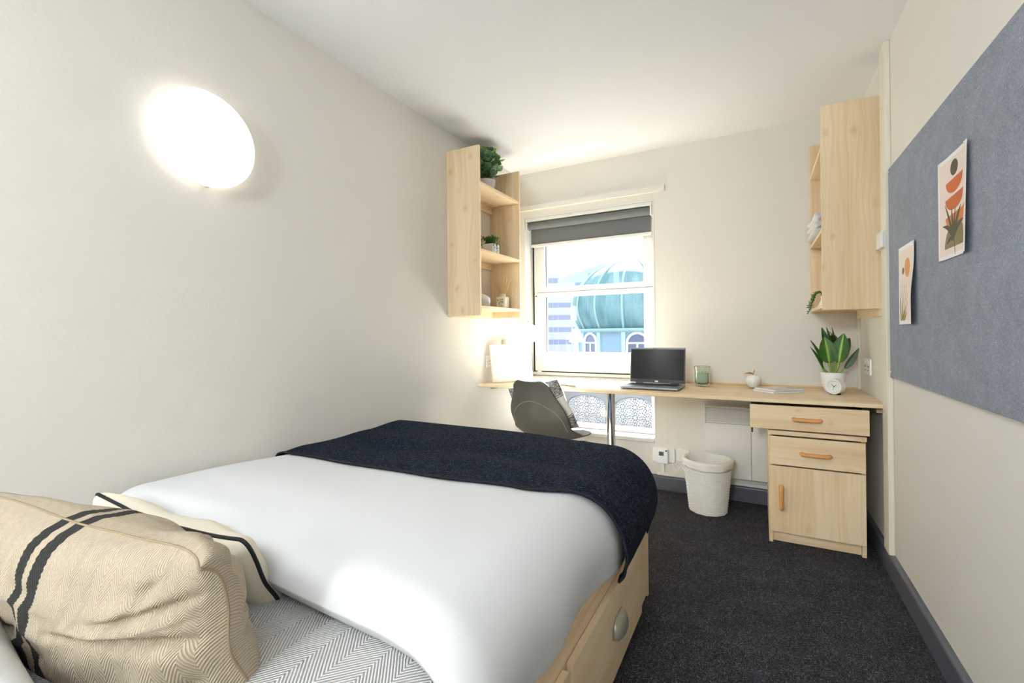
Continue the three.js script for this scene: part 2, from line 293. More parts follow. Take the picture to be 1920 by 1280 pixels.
{ const far = (label, e, n, x, y, z, w, h, rise) => {
    const t = thing('far_building', label, 'building', [x, -9, z]); const mm = new THREE.Matrix4().makeRotationY(Math.atan2(0.473, 0.881)).setPosition(x, 0, z);
    const s = new THREE.Shape([[0, -9], [w, -9], [w, y + rise], [w * 0.55, y + rise * 0.9], [0, y]].map((q) => new THREE.Vector2(...q)));
    part(t, 'wall', new THREE.ExtrudeGeometry(s, { depth: 12, bevelEnabled: false }).translate(0, 0, -12).applyMatrix4(mm), O.far);
    for (let i = 0; i < n; i++) part(t, 'window', bx(0.5, w - 0.5, y - 2.2 - i * 3, y - 1.1 - i * 3, -0.2, 0.04, 0.02, 'x').applyMatrix4(mm), O.farGlass);
  };
  far('distant pale block with a rising roofline just past the office block', 0, 3, -55.27, 18.6, -136.4, 9.2, 0, 2.6);
  far('most distant hazy block with a sloping roof peeking over the dome', 0, 3, -55.15, 24.2, -159.2, 13, 0, 2.6);
}
{ const t = thing('reflection_stand_in', 'white cone on a post standing in for a lamp reflection in the window glass', 'reflected lamp', [-3.9, -9, -11.89]);  // modelled stand-in for a lamp mirrored in the window glass
  part(t, 'reflected_shade', lathe([[0.25, 0.76], [0.24, 0.8], [0.2, 0.98], [0.13, 1.15], [0.06, 1.22], [0, 1.235]], -3.9, 0, -11.89, 28), O.white);
  part(t, 'post', rod(V(-3.9, -9, -11.89), V(-3.9, 0.8, -11.89), 0.1, 0.08, 16), O.white);
}

// ------------------------------------------------------------------ bed
const BX = 1.292, BZ0 = 1.334, BZ1 = 3.42;
{
  const t = thing('bed', 'light wood divan bed with a drawer in its side, made up with white bedding', 'bed', [0.65, 0, 2.3]);
  part(t, 'side_panel', bx(BX - 0.018, BX, 0.02, 0.372, BZ0 + 0.018, BZ1, 0.0015, 'z'), M.birch);
  part(t, 'foot_panel', bx(0.012, BX, 0.0, 0.372, BZ0, BZ0 + 0.018, 0.0015, 'x'), M.birch);
  part(t, 'head_panel', bx(0.012, BX, 0.0, 0.372, BZ1 - 0.018, BZ1, 0.0015, 'x'), M.birch);
  part(t, 'base_board', bx(0.012, BX - 0.018, 0.345, 0.37, BZ0 + 0.018, BZ1 - 0.018, 0.0015, 'z'), M.birch);
  part(t, 'plinth', bx(BX - 0.05, BX - 0.032, 0.0, 0.03, BZ0 + 0.03, BZ1 - 0.03, 0.0015, 'z'), M.birch);
  for (const [a, b] of [[1.545, 2.255], [2.28, 2.97]]) {
    const d = part(t, 'drawer', bx(BX + 0.001, BX + 0.019, 0.045, 0.307, a, b, 0.0012, 'z'), M.birch);
    const c = (a + b) / 2 - 0.028, cup = sheet(18, 12, (u, v) => { const th = u * Math.PI, ph = v * Math.PI / 2; return V(BX + 0.019 + 0.026 * Math.sin(ph) * Math.sin(th) ** 0.6 + 0.001, 0.172 + 0.046 * Math.cos(ph), c - 0.058 * Math.cos(th) * (0.35 + 0.65 * Math.sin(ph) ** 0.5)); }, () => 0.0016);
    sub(d, 'cup_handle', cup, std(0xa9aa9c, 0.35, { metalness: 0.55 }), 'grey metal cup handle');
  }
}
// the way bedding lies: flat on the bed, falling over the open side and the foot, tight to the wall
const RHO = 0.135, PX = 1.17, QZ = 1.462;
function bedSurface(p, q, y, flare = 0.0) {         // p across from the wall, q along (z on the flat); returns a point on the falling surface
  const dp = Math.max(p - PX, 0), dq = Math.max(QZ - q, 0), r = Math.hypot(dp, dq);
  if (r < 1e-6) return V(p, y, q);
  const k = RHO * Math.PI / 2, R = r < k ? RHO * Math.sin(r / RHO) : RHO + flare * (r - k), D = r < k ? RHO * (1 - Math.cos(r / RHO)) : RHO + (r - k);
  return V(Math.min(p, PX) + dp / r * R, y - D, Math.max(q, QZ) - dq / r * R);
}
const topY = (p, q) => 0.573 + 0.014 * Math.sin(p * 2.6 + 0.4) + 0.014 * noise3(p * 2.2, q * 2.0) + 0.005 * noise3(p * 5 + 9, q * 4) + 0.02 * sstep(2.0, 2.45, q) * (1 - 0.75 * sstep(0.3, 0.9, p)) - 0.012 * Math.exp(-(((q - 1.85) / 0.18) ** 2)) ;
const cottonBump = tex(512, 512, (u, v) => { const h = 128 + (fbm(u * 20, v * 20, 20, 20, 3) - 0.5) * 70 + 24 * (hash(Math.floor(u * 512), Math.floor(v * 512)) - 0.5); return [h, h, h]; }, false);
M.cotton = phys(0xdbdbdb, 0.85, { bumpMap: rep(cottonBump, 2, 2), bumpScale: 0.0012, sheen: 0.15, sheenRoughness: 0.6 });
const hbH = (u, v, B, per) => { const b = Math.floor(u / B), f = u - b * B, d = b % 2 ? B - f : f, ph = (v + d * 1.25) / per; return 0.5 + 0.5 * Math.sin(ph * 2 * Math.PI); };
const weave = (i, j) => 0.85 + 0.15 * hash(i, j);
{ // herringbone mattress cover
  const hb = (u, v, i, j) => { const k = hbH(u * 0.4, v * 0.4, 0.05, 0.0083); return [k, weave(i >> 1, j >> 1)]; };
  const m = std(0xffffff, 0.95, { map: rep(tex(1024, 1024, (u, v, i, j) => { const [k, w] = hb(u, v, i, j), s = sstep(0.1, 0.5, k); return mixc([176, 174, 172], [243, 241, 238], s).map((c) => c * w); }), 2.5, 2.5), bumpMap: rep(tex(1024, 1024, (u, v, i, j) => { const h = 255 * hb(u, v, i, j)[0] * weave(i, j); return [h, h, h]; }, false), 2.5, 2.5), bumpScale: 0.002 });
  const x0 = 0.02, x1 = 1.27, z0 = 1.46, z1 = 3.4, e = (k) => 1 - Math.pow(Math.abs(2 * k - 1), 14);
  const g = sheet(90, 70, (u, v) => { const x = lerp(x1, x0, v), z = lerp(z0, z1, u); return V(x, 0.452 + 0.02 * noise3(x * 4, z * 4), z); }, (u, v) => 0.078 * Math.pow(Math.max(e(u) * e(v), 0), 0.4) + 0.001, (u, v) => [v * 1.25, u * 1.94]);
  single('mattress', g, m, 'mattress in a grey and white herringbone cover, showing between duvet and cushions', 'mattress', [0.645, 0.373, 2.43]);
}
const nearEdge = (p) => 2.668 - 0.008 * Math.sin(p * 5) + 0.025 * sstep(1.1, 1.3, p);
{ // duvet
  const pMax = PX + RHO * Math.PI / 2 + 0.075, qMin = QZ - RHO * Math.PI / 2 - 0.09;
  const f = (u, v) => {
    const p = lerp(0.035, pMax, v), q = lerp(qMin, nearEdge(p), u), s = bedSurface(p, q, topY(Math.min(p, PX), Math.max(q, QZ)), 0.02);
    const fall = sstep(PX + 0.1, pMax, p); s.x += fall * (0.007 * Math.sin(q * 19 + 1.2) + 0.016 * noise3(q * 9, 3.3) - 0.022) * sstep(1.9, 2.1, q); s.y += fall * 0.03 * noise3(q * 6, 7.7);
    s.y -= 0.012 * sstep(0.95, 1, u);
    return s;
  };
  const e = (k, n) => 1 - Math.pow(Math.abs(2 * k - 1), n);
  const rd = (k) => Math.sqrt(1 - (1 - clamp(k)) ** 2);
  const h = (u, v) => { const a = sstep(0, 0.05, u), b = rd((1 - u) / 0.06), c = rd(v / 0.03), d = rd((1 - v) / 0.1); return 0.002 + (0.036 + 0.012 * sstep(0.6, 1, u)) * (1 - 0.5 * sstep(0.75, 0.95, v)) * Math.min(1, b) * Math.min(1, c) * Math.min(1, d) * (0.4 + 0.6 * a); };
  single('duvet', sheet(150, 150, f, h, (u, v) => [v * 1.5, u * 1.6]), M.cotton, 'plain white duvet spread over the bed and hanging over its drawer side', 'duvet', [0.65, 0.45, 2.1]);
}
{ // navy throw over the foot end
  const m = phys(0xffffff, 0.95, { specularIntensity: 0.25,
    map: rep(tex(1024, 1024, (u, v, i, j) => { const s = fbm(u * 26, v * 210, 26, 210, 2), n = hash(i, j), f = pn(u * 130, v * 340, 130, 340); const k = 0.55 + 0.9 * (s - 0.5) + 0.5 * (n - 0.5) + (f > 0.74 ? 1.5 : 0); const q = Math.min(k, 1.1), e = Math.max(k - 1.1, 0); return [22 * q + 2 + 38 * e, 31 * q + 3 + 42 * e, 46 * q + 5 + 46 * e]; }), 2.2, 2.2),
    bumpMap: rep(tex(1024, 1024, (u, v, i, j) => { const h = 255 * (0.6 * pn(u * 150, v * 380, 150, 380) + 0.4 * hash(i, j)); return [h, h, h]; }, false), 2.2, 2.2), bumpScale: 0.0018,
  });
  const edge = (p) => 2.112 - 0.02 * sstep(0.3, 0.8, p) - 0.06 * sstep(0.75, 1.05, p) - 0.1 * sstep(1.05, 1.28, p) - 0.03 * sstep(1.28, 1.45, p);
  const pMax = PX + RHO * Math.PI / 2 + 0.09, qMin = QZ - RHO * Math.PI / 2 - 0.1;
  const f = (u, v) => { const p = lerp(0.004, pMax, v), q = lerp(qMin, edge(p), u); const s = bedSurface(p, q, topY(Math.min(p, PX), Math.max(q, QZ)), 0.02); s.y += 0.012 * (noise3(p * 2.5 + 3, q * 8) + 0.5) * sstep(0, 0.1, u) * sstep(1, 0.9, u); if (v > 0.999) s.y += 0.006 * Math.sin(u * 60); return s; };
  const offs = (u, v) => 0.0445 * Math.min(1, 0.3 + 0.7 * Math.sqrt(clamp(v / 0.03))) * (0.55 + 0.45 * sstep(0, 0.05, u)) * (0.35 + 0.65 * Math.sqrt(clamp((1 - v) / 0.05)));
  const g = sheet(110, 130, f, () => 0.003, (u, v) => [v * 1.5, u * 0.95], offs);
  const t = thing('bed_throw', 'navy blue woven throw laid across the foot of the white duvet', 'throw', [0.65, 0.45, 1.7]);
  part(t, 'cloth', g, m);
  const hem = []; for (let i = 0; i <= 80; i++) { const v = i / 80, a = f(1, v), b = f(0.99, v), c = f(1, Math.min(v + 0.01, 1)), d = f(1, Math.max(v - 0.01, 0)), n = b.clone().sub(a).cross(c.clone().sub(d)).normalize(); if (n.x + n.y < 0) n.negate(); hem.push(a.addScaledVector(n, Math.abs(offs(1, v)) + 0.0025 + 0.0012 * Math.sin(i * 2.1))); }
  part(t, 'hem', tube(hem, 0.0035, 200, 6), std(0x14161c, 0.9), 'dark stitched hem');
}
// ------------------------------------------------------------------ cushions: local x across, y up, z through
function cushion(w, h, d, s, o = {}) {
  const { pinch = 0.05, pinchY = pinch, wr = 0.01, n = 60, ear = 0, pw = 3, round = 0.03, creases = [] } = o;
  const crease = (u, v) => creases.reduce((s, [a, b, c, e, dp, wd]) => { const dx = c - a, dy = e - b, k = clamp(((u - a) * dx + (v - b) * dy) / (dx * dx + dy * dy)), q = Math.hypot(u - a - k * dx, v - b - k * dy); return s + dp * (1 - 0.7 * k) * (Math.exp(-((q / wd) ** 2)) - 0.5 * Math.exp(-(((q - 2.2 * wd) / (1.4 * wd)) ** 2))); }, 0);
  const mid = (u, v) => { const a = 2 * u - 1, b = 2 * v - 1; return V(w / 2 * a * (1 - pinch * (1 - b * b)), h / 2 * b * (1 - pinchY * (1 - a * a)), wr * noise3(a * 2.2 + s, b * 2.2) * 2 + ear * Math.pow(Math.abs(a * b), 6)).multiply(V(1 - round * Math.pow(Math.abs(a * b), 5), 1 - round * 1.2 * Math.pow(Math.abs(a * b), 5), 1)); };
  const geo = sheet(n, n, mid, (u, v) => { const a = Math.abs(2 * u - 1), b = Math.abs(2 * v - 1), k = Math.max((1 - a ** pw) * (1 - b ** pw), 0); return 0.0012 + d / 2 * Math.pow(k, 0.5) * (1 + 0.35 * noise3(u * 7 + s, v * 7) * (0.25 + (a * b)) + 0.1 * noise3(u * 16 + s, v * 16 + 2)) - crease(u, v) * Math.min(1, k * 3); }, (u, v) => [u * w, v * h]);
  const rim = Array.from({ length: 120 }, (_, i) => { const k = i / 30, q = Math.floor(k), f = k - q; return mid(...[[f, 0], [1, f], [1 - f, 1], [0, 1 - f]][q]); });
  return { geo, rim };
}
{ // beige herringbone cushion with two dark woven stripes
  const w = 0.7, h = 0.34;
  const hb = (u, v) => hbH(u * w, v * h, 0.0175, 0.0054);
  const stripe = (u, j) => { const x = u * w + 0.0011 * Math.sin(j * 0.35); return (x > 0.3 && x < 0.325) || (x > 0.343 && x < 0.37); };
  const m = std(0xffffff, 0.95, {
    map: tex(2048, 1024, (u, v, i, j) => { const k = hb(u, v), wv = weave(i, j); return (stripe(u, j) ? mixc([26, 25, 25], [62, 60, 56], k * wv) : mixc([172, 155, 132], [202, 187, 165], k).map((c) => c * (0.9 + 0.1 * wv))); }),
    bumpMap: tex(2048, 1024, (u, v, i, j) => { const q = 255 * hb(u, v) * (0.8 + 0.2 * hash(i, j)); return [q, q, q]; }, false), bumpScale: 0.0014,
  });
  m.map.repeat.set(1 / w, 1 / h); m.bumpMap.repeat.set(1 / w, 1 / h);
  const t = thing('striped_cushion', 'beige herringbone cushion with two dark woven stripes, at the front of the bed', 'cushion', [0.657, 0.612, 2.879]);
  const basis = frameOf(V(0, 0, 0), V(0.99, -0.03, -0.10).normalize(), V(0, 1, 0), V(0.1, 0, 0.99).normalize());
  const cu = cushion(w, h, 0.22, 3.1, { pinch: 0.075, wr: 0.012, n: 110, ear: 0.03, pw: 2.1, creases: [[0.99, 0.84, 0.72, 0.7, 0.02, 0.028], [0.97, 0.6, 0.6, 0.63, 0.014, 0.025], [0.98, 0.45, 0.62, 0.28, 0.016, 0.03], [0.9, 0.98, 0.8, 0.75, 0.01, 0.02]] });
  const tilt = new THREE.Matrix4().makeRotationX(0.22);
  loc(t, 'cover', place(cu.geo, basis.clone().multiply(tilt)), m);
  loc(t, 'seam', place(tube(cu.rim, 0.0021, 300, 6, true), basis.clone().multiply(tilt)), std(0x9c8a6e, 0.95));
}
{ // cream cushion with black piping behind it
  const w = 0.66, h = 0.24; const t = thing('piped_cushion', 'cream cushion edged with black piping, behind the striped cushion', 'cushion', [0.5, 0.585, 2.69]);
  const cu = cushion(w, h, 0.12, 8.4, { pinch: 0.06, pinchY: 0.34, wr: 0.008, n: 70, round: 0.1 });
  const basis = frameOf(V(0, 0, 0), V(1, 0, -0.02).normalize(), V(0, 0.92, 0.39).normalize(), V(0.02, -0.39, 0.92).normalize());
  loc(t, 'cover', place(cu.geo, basis), std(0xe6dcc8, 0.9, { bumpMap: rep(cottonBump.clone(), 3, 3), bumpScale: 0.001 }));
  loc(t, 'piping', place(tube(cu.rim, 0.0042, 300, 8, true), basis), std(0x17171a, 0.7), 'black piping');
}
{ // white pillow at the head
  const t = thing('pillow', 'plump white pillow at the head of the bed, in front of the striped cushion', 'pillow', [0.76, 0.567, 3.215]);
  const basis = frameOf(V(0, 0, 0), V(1, 0, 0.1).normalize(), V(-0.1, 0.12, -0.98).normalize(), V(0, 0.99, 0.12).normalize());
  loc(t, 'cover', place(cushion(0.68, 0.44, 0.17, 5.7, { pinch: 0.05, wr: 0.008, n: 70 }).geo, basis), M.cotton);
}

// ------------------------------------------------------------------ wall lamp
{
  const cy = 1.767, cz = 2.366, R = 0.163, t = thing('wall_lamp', 'round white glowing lamp on the wall above the bed', 'wall lamp', [0, cy, cz]);
  const turned = (pts, n = 64) => new THREE.LatheGeometry(pts.map((q) => new THREE.Vector2(q[0], q[1])), n).rotateZ(-Math.PI / 2);
  loc(t, 'back_plate', turned([[0, 0.001], [R - 0.014, 0.001], [R - 0.012, 0.006], [R - 0.012, 0.02], [0, 0.02]]), M.plastic);
  const glow = std(0xfffaf0, 0.5, { emissive: new THREE.Color(1.0, 0.95, 0.87), emissiveIntensity: LAMP_GLOW });
  loc(t, 'diffuser', turned([[R - 0.006, 0.018], [R, 0.024], [R + 0.001, 0.034], [R - 0.006, 0.046], [R - 0.03, 0.055], [R * 0.6, 0.062], [R * 0.3, 0.065], [0, 0.066]].reverse()), glow);
  loc(t, 'clip', bx(0.012, 0.03, -R - 0.002, -R + 0.01, -0.008, 0.008, 0.002), M.plastic);
  const l = new THREE.RectAreaLight(new THREE.Color(1.0, 0.98, 0.96), LAMP * 4, 0.27, 0.27); l.name = 'wall_lamp_light'; l.position.set(0.072, 0, 0); l.rotation.y = -Math.PI / 2; t.add(l);
}
{ // added lamp over the door, out of view, brightens the whole room
  const c = [1.2, 2.1, ZE], t = thing('wall_lamp', 'added round fill lamp over the door, unseen behind the camera', 'wall lamp', c);
  const turned = (pts) => new THREE.LatheGeometry(pts.map((q) => new THREE.Vector2(q[0], q[1])), 56).rotateX(-Math.PI / 2);
  loc(t, 'back_plate', turned([[0, 0.001], [0.21, 0.001], [0.21, 0.02], [0, 0.02]]), M.plastic);
  loc(t, 'diffuser', turned([[0, 0.08], [0.12, 0.074], [0.19, 0.06], [0.222, 0.036], [0.214, 0.021]].reverse()), std(0xfffaf0, 0.5, { emissive: new THREE.Color(1.0, 0.97, 0.93), emissiveIntensity: LAMP_GLOW }));
  const l = new THREE.RectAreaLight(new THREE.Color(0.86, 0.94, 1.0), DOOR_FILL, 0.38, 0.38); l.name = 'door_fill_light'; l.position.set(0, 0, -0.085); t.add(l);
}

{ // added floor lamp, out of view, fills the room by lighting the ceiling
  const c = [0.55, 0, 4.5], t = thing('added_floor_lamp', 'added fill lamp with an upturned white bowl, unseen behind the camera', 'floor lamp', c), hy = 1.18;
  loc(t, 'base', new THREE.LatheGeometry([[0, 0.001], [0.14, 0.001], [0.14, 0.015], [0.02, 0.03], [0, 0.03]].map((q) => new THREE.Vector2(...q)), 48), M.plastic); loc(t, 'pole', rod(V(0, 0.025, 0), V(0, hy - 0.06, 0), 0.012), M.plastic);
  loc(t, 'bowl', new THREE.LatheGeometry([[0.012, -0.06], [0.08, -0.045], [0.15, 0.01], [0.18, 0.09], [0.176, 0.09], [0.146, 0.014], [0.078, -0.04], [0.012, -0.054]].map((q) => new THREE.Vector2(...q)), 56).translate(0, hy, 0), M.plastic);
  loc(t, 'bulb', new THREE.SphereGeometry(0.05, 32, 20).translate(0, hy + 0.02, 0), std(0xfffaf0, 0.5, { emissive: new THREE.Color(1.0, 0.98, 0.96), emissiveIntensity: LAMP_GLOW }));
  const l = new THREE.SpotLight(new THREE.Color(0.87, 0.945, 1.0), CEILING_FILL, 0, 1.0, 0.9); l.name = 'ceiling_fill_light'; l.position.set(0, hy + 0.085, 0); l.target.position.set(0, hy + 2, 0); l.shadow.radius = 4; t.add(l, l.target);
}

// ------------------------------------------------------------------ the two shelf units
function shelfUnit(label, x0, x1, zf, zn, yb, yt, shelves, wallX) {   // zf far side, zn near side
  const t = thing('shelf_unit', label, 'shelf', [wallX, yb, (zf + zn) / 2], 'wooden shelf units either side of the window');
  const T = 0.018;
  part(t, 'side_panel', bx(x0, x1, yb, yt, zn - T, zn, 0.0012), M.birch); part(t, 'side_panel', bx(x0, x1, yb, yt, zf, zf + T, 0.0012), M.birch);
  for (const y of shelves) part(t, 'shelf_board', bx(x0 + 0.001, x1 - 0.003, y - T, y, zf + T + 0.0003, zn - T - 0.0003, 0.0012, 'z'), M.birch);
  const ba = wallX === 0 ? [0.001, 0.019] : [W - 0.019, W - 0.001];
  for (const y of shelves) { const b = part(t, 'batten', bx(ba[0], ba[1], y - T - 0.046, y - T - 0.0005, zf + T + 0.0004, zn - T - 0.0004, 0.0012, 'z'), M.birch); sub(b, 'screw', rod(V(wallX === 0 ? 0.018 : W - 0.018, y - T - 0.023, zf + 0.07), V(wallX === 0 ? 0.0205 : W - 0.0205, y - T - 0.023, zf + 0.07), 0.004), M.brass); }
  return t;
}
const LS = [2.006, 1.6, 1.255], RS = [1.99, 1.585, 1.212];
shelfUnit('light wood shelf unit on the wall beside the window, with the reed diffuser', 0.001, 0.238, 0.405, 0.945, 1.194, 2.218, LS, 0);
shelfUnit('light wood shelf unit above the plant and clock, seen from its closed end', 1.98, W - 0.001, 0.014, 0.572, 1.182, 2.178, RS, W);

// ------------------------------------------------------------------ plants
const leafGeo = (len, wid, fold = 0.25, bend = 0.3, n = 8, m = 6, tip = 1) => sheet(n, m, (u, v) => { const b = 2 * v - 1, k = Math.pow(Math.sin(Math.PI * Math.pow(clamp(u, 0.001, 0.999), 0.8)), 0.75) * (1 - 0.15 * tip * u); return V(wid / 2 * b * k, u * len - bend * len * u * u * 0.35, fold * wid * Math.abs(b) * k * 0.5 - bend * len * u * u); }, () => 0.0004, (u, v) => [v, u]);
const leafTex = (mid, dark, edge, vein = 0.05) => tex(128, 256, (u, v) => { const b = Math.abs(u - 0.5) * 2, ve = Math.abs(mod(v * 9 - b * 2.2, 1) - 0.5) < 0.06 ? 0.25 : 0; return mixc(mixc(dark, edge, sstep(0.6, 1, b)), mid, clamp(Math.exp(-((b / vein) ** 2)) + ve * 0.5 + 0.15 * (fbm(u * 6, v * 12, 6, 12, 3) - 0.5))); });
const orient = (g, at, dir, roll = 0) => { const y = dir.clone().normalize(), a = Math.abs(y.y) > 0.9 ? V(0, 0, -1) : V(0, 1, 0), x = a.clone().cross(y).normalize(), z = x.clone().cross(y); return g.clone().rotateY(roll).applyMatrix4(new THREE.Matrix4().makeBasis(x, y, z).setPosition(at)); };
M.ceramic = phys(0xf0efec, 0.35); M.soil = std(0x3a2a1c, 1);
{ // bushy plant on top of the shelf
  const c = V(0.118, 2.006, 0.66), t = thing('potted_plant', 'bushy round-leaved plant in a pale grey pot on the top shelf', 'plant', [c.x, c.y, c.z]);
  part(t, 'pot', lathe([[0, 0.001], [0.04, 0.001], [0.046, 0.006], [0.058, 0.075], [0.06, 0.094], [0.056, 0.096], [0.054, 0.085], [0, 0.084]], c.x, c.y, c.z, 40), phys(0xd2d0cf, 0.45));
  part(t, 'soil', new THREE.CylinderGeometry(0.053, 0.053, 0.006, 24).translate(c.x, c.y + 0.087, c.z), M.soil);
  const mats = [[0x86ab78, 0x638a5e], [0xa0bf86, 0x769a68], [0x557f56, 0x42694a], [0xc4cf7c, 0xa6b86c]].map(([a, b]) => { const A = new THREE.Color(a), B = new THREE.Color(b); const f = (q) => [q.r, q.g, q.b].map((k) => 255 * Math.pow(k, 1 / 2.2)); return std(0xffffff, 0.6, { map: leafTex(f(A).map((k) => k + 14), f(B), f(A), 0.07) }); });
  const leafs = [leafGeo(0.052, 0.05, 0.2, 0.12), leafGeo(0.046, 0.043, 0.3, 0.2), leafGeo(0.04, 0.04, 0.15, 0.1)];
  const stems = [];
  for (let s = 0; s < 22; s++) {
    const a = s * 2.4 + rr(-0.2, 0.2), lean = rr(0.15, 1.0), hgt = rr(0.17, 0.235) * (1 - 0.25 * lean), tip = V(c.x + Math.cos(a) * 0.118 * lean, c.y + 0.087 + hgt, c.z + Math.sin(a) * 0.105 * lean);
    tip.x = Math.max(tip.x, 0.03); const base = V(c.x + Math.cos(a) * 0.025, c.y + 0.088, c.z + Math.sin(a) * 0.025), mid = base.clone().lerp(tip, 0.5).add(V(Math.cos(a) * 0.015, 0.01, Math.sin(a) * 0.015));
    const cv = new THREE.CatmullRomCurve3([base, mid, tip]); stems.push(new THREE.TubeGeometry(cv, 8, 0.0016, 5));
    for (let k = 0; k < 11; k++) { const q = cv.getPoint(lerp(0.22, 1, k / 10)), th = k * 2.4 + s, d = V(Math.cos(th), rr(0.1, 0.7), Math.sin(th)); if (q.x + d.x * 0.05 < 0.012) d.x = Math.abs(d.x);
      if (q.y > 2.3) d.y = -0.1;
      part(t, 'leaf', orient(leafs[(k + s) % 3], q, d, rr(-0.6, 0.6)), k > 8 && rnd() > 0.5 ? mats[3] : mats[Math.floor(rnd() * 3)]); }
  }
  part(t, 'stem', merge(stems), std(0x5c6b3a, 0.8)).userData.kind = 'stuff';
}
{ // small trailing plant, middle shelf
  const c = V(0.135, 1.6, 0.645), t = thing('potted_plant', 'small trailing green plant in a white square pot on the middle shelf', 'plant', [c.x, c.y, c.z]);
  part(t, 'pot', bx(c.x - 0.046, c.x + 0.046, c.y, c.y + 0.078, c.z - 0.046, c.z + 0.046, 0.01), M.ceramic);
  part(t, 'soil', bx(c.x - 0.04, c.x + 0.04, c.y + 0.074, c.y + 0.08, c.z - 0.04, c.z + 0.04, 0.003), M.soil);
  const g = [], l = leafGeo(0.014, 0.008, 0.3, 0.3, 4, 2), st = [];
  for (let s = 0; s < 46; s++) { const a = rr(0, 6.28), out = rr(0.015, 0.06), drop = rnd() > 0.68 ? rr(0.05, 0.11) : -rr(0.0, 0.03), base = V(c.x + rr(-0.03, 0.03), c.y + 0.08, c.z + rr(-0.03, 0.03)), e = V(Math.max(base.x + Math.cos(a) * out, 0.02), base.y - drop + 0.01, base.z + Math.sin(a) * out); if (drop > 0) { const k = 0.056 / Math.max(Math.abs(e.x - c.x), Math.abs(e.z - c.z), 0.001); e.x = c.x + (e.x - c.x) * Math.max(k, 1); e.z = c.z + (e.z - c.z) * Math.max(k, 1); }
    const top = base.clone().lerp(e, 0.5); top.y = base.y + rr(0.025, 0.05); if (drop > 0) { top.x = lerp(base.x, e.x, 0.9); top.z = lerp(base.z, e.z, 0.9); } const cv = new THREE.CatmullRomCurve3([base, top, e]); st.push(new THREE.TubeGeometry(cv, 7, 0.0009, 4));
    for (let k = 1; k < 14; k++) { const th = k * 2.4; g.push(orient(l, cv.getPoint(k / 14), V(Math.cos(th), 0.5, Math.sin(th)))); } }
  part(t, 'foliage', merge(g), std(0x5f8a45, 0.6)).userData.kind = 'stuff'; part(t, 'stem', merge(st), std(0x4c6a32, 0.8)).userData.kind = 'stuff';
}
{ const c = V(0.105, 1.255, 0.71), t = thing('vase', 'rounded white glazed vase half hidden on the bottom shelf', 'vase', [c.x, c.y, c.z]);
  part(t, 'body', lathe([[0, 0.001], [0.03, 0.001], [0.05, 0.014], [0.058, 0.04], [0.052, 0.066], [0.034, 0.082], [0.022, 0.086], [0.02, 0.082], [0, 0.07]], c.x, c.y, c.z, 44), phys(0xe9eaee, 0.12, { clearcoat: 0.6 }));
  part(t, 'foot', lathe([[0, 0], [0.032, 0], [0.036, 0.004], [0.034, 0.009], [0, 0.009]], c.x, c.y, c.z, 36), phys(0xd5d6da, 0.4));
}
{ // reed diffuser
  const c = V(0.148, 1.255, 0.51), t = thing('reed_diffuser', 'reed diffuser with thin wooden sticks in a small square glass bottle', 'diffuser', [c.x, c.y, c.z]);
  part(t, 'bottle', bx(c.x - 0.036, c.x + 0.036, c.y + 0.0005, c.y + 0.084, c.z - 0.036, c.z + 0.036, 0.012, 'y', 4), phys(0xefe8cc, 0.12, { clearcoat: 0.5 }));
  const lab = part(t, 'label', bx(c.x - 0.026, c.x + 0.026, c.y + 0.014, c.y + 0.066, c.z + 0.0362, c.z + 0.0368, 0.0002), std(0xffffff, 0.7, { map: rep(tex(128, 128, (u, v) => { const n = fbm(u * 9, v * 9, 9, 9, 3); return n > 0.58 ? [150, 150, 120] : n > 0.51 ? [200, 194, 160] : [238, 232, 210]; }), 18, 18) }), 'cream label with a grey leafy print');
  part(t, 'collar', lathe([[0, 0], [0.021, 0], [0.022, 0.002], [0.022, 0.017], [0.019, 0.02], [0, 0.02]], c.x, c.y + 0.083, c.z, 30), phys(0xd9d2bf, 0.4));
  for (const [dx, dz] of [[-0.055, 0.02], [-0.042, -0.02], [-0.032, 0.03], [0.003, -0.01], [0.045, 0.02], [0.055, -0.015]]) part(t, 'reed', rod(V(c.x - dx * 0.25, c.y + 0.015, c.z - dz * 0.25), V(c.x + dx * 1.0, c.y + 0.215 - Math.abs(dx) * 0.3, c.z + dz), 0.0019, 0.0019, 8), std(0xd9a866, 0.8));
}
{ // right unit: folded white cloth, small trailing plant and white ornament
  const t = thing('folded_cloth', 'folded white cloth sticking out of the shelf by the closed wooden end', 'cloth', [2.06, 1.585, 0.2]);
  for (let k = 0; k < 3; k++) part(t, 'fold', sheet(30, 24, (u, v) => V(lerp(1.962, 2.17, v), 1.606 + k * 0.04 + 0.006 * noise3(u * 5 + k, v * 5) + 0.012 * (1 - v) * Math.sin(u * 4 + k), lerp(0.06, 0.46, u)), (u, v) => 0.002 + 0.017 * Math.pow(Math.max((1 - Math.abs(2 * u - 1) ** 6) * (1 - Math.abs(2 * v - 1) ** 6), 0), 0.5), (u, v) => [u, v]), M.cotton);
}
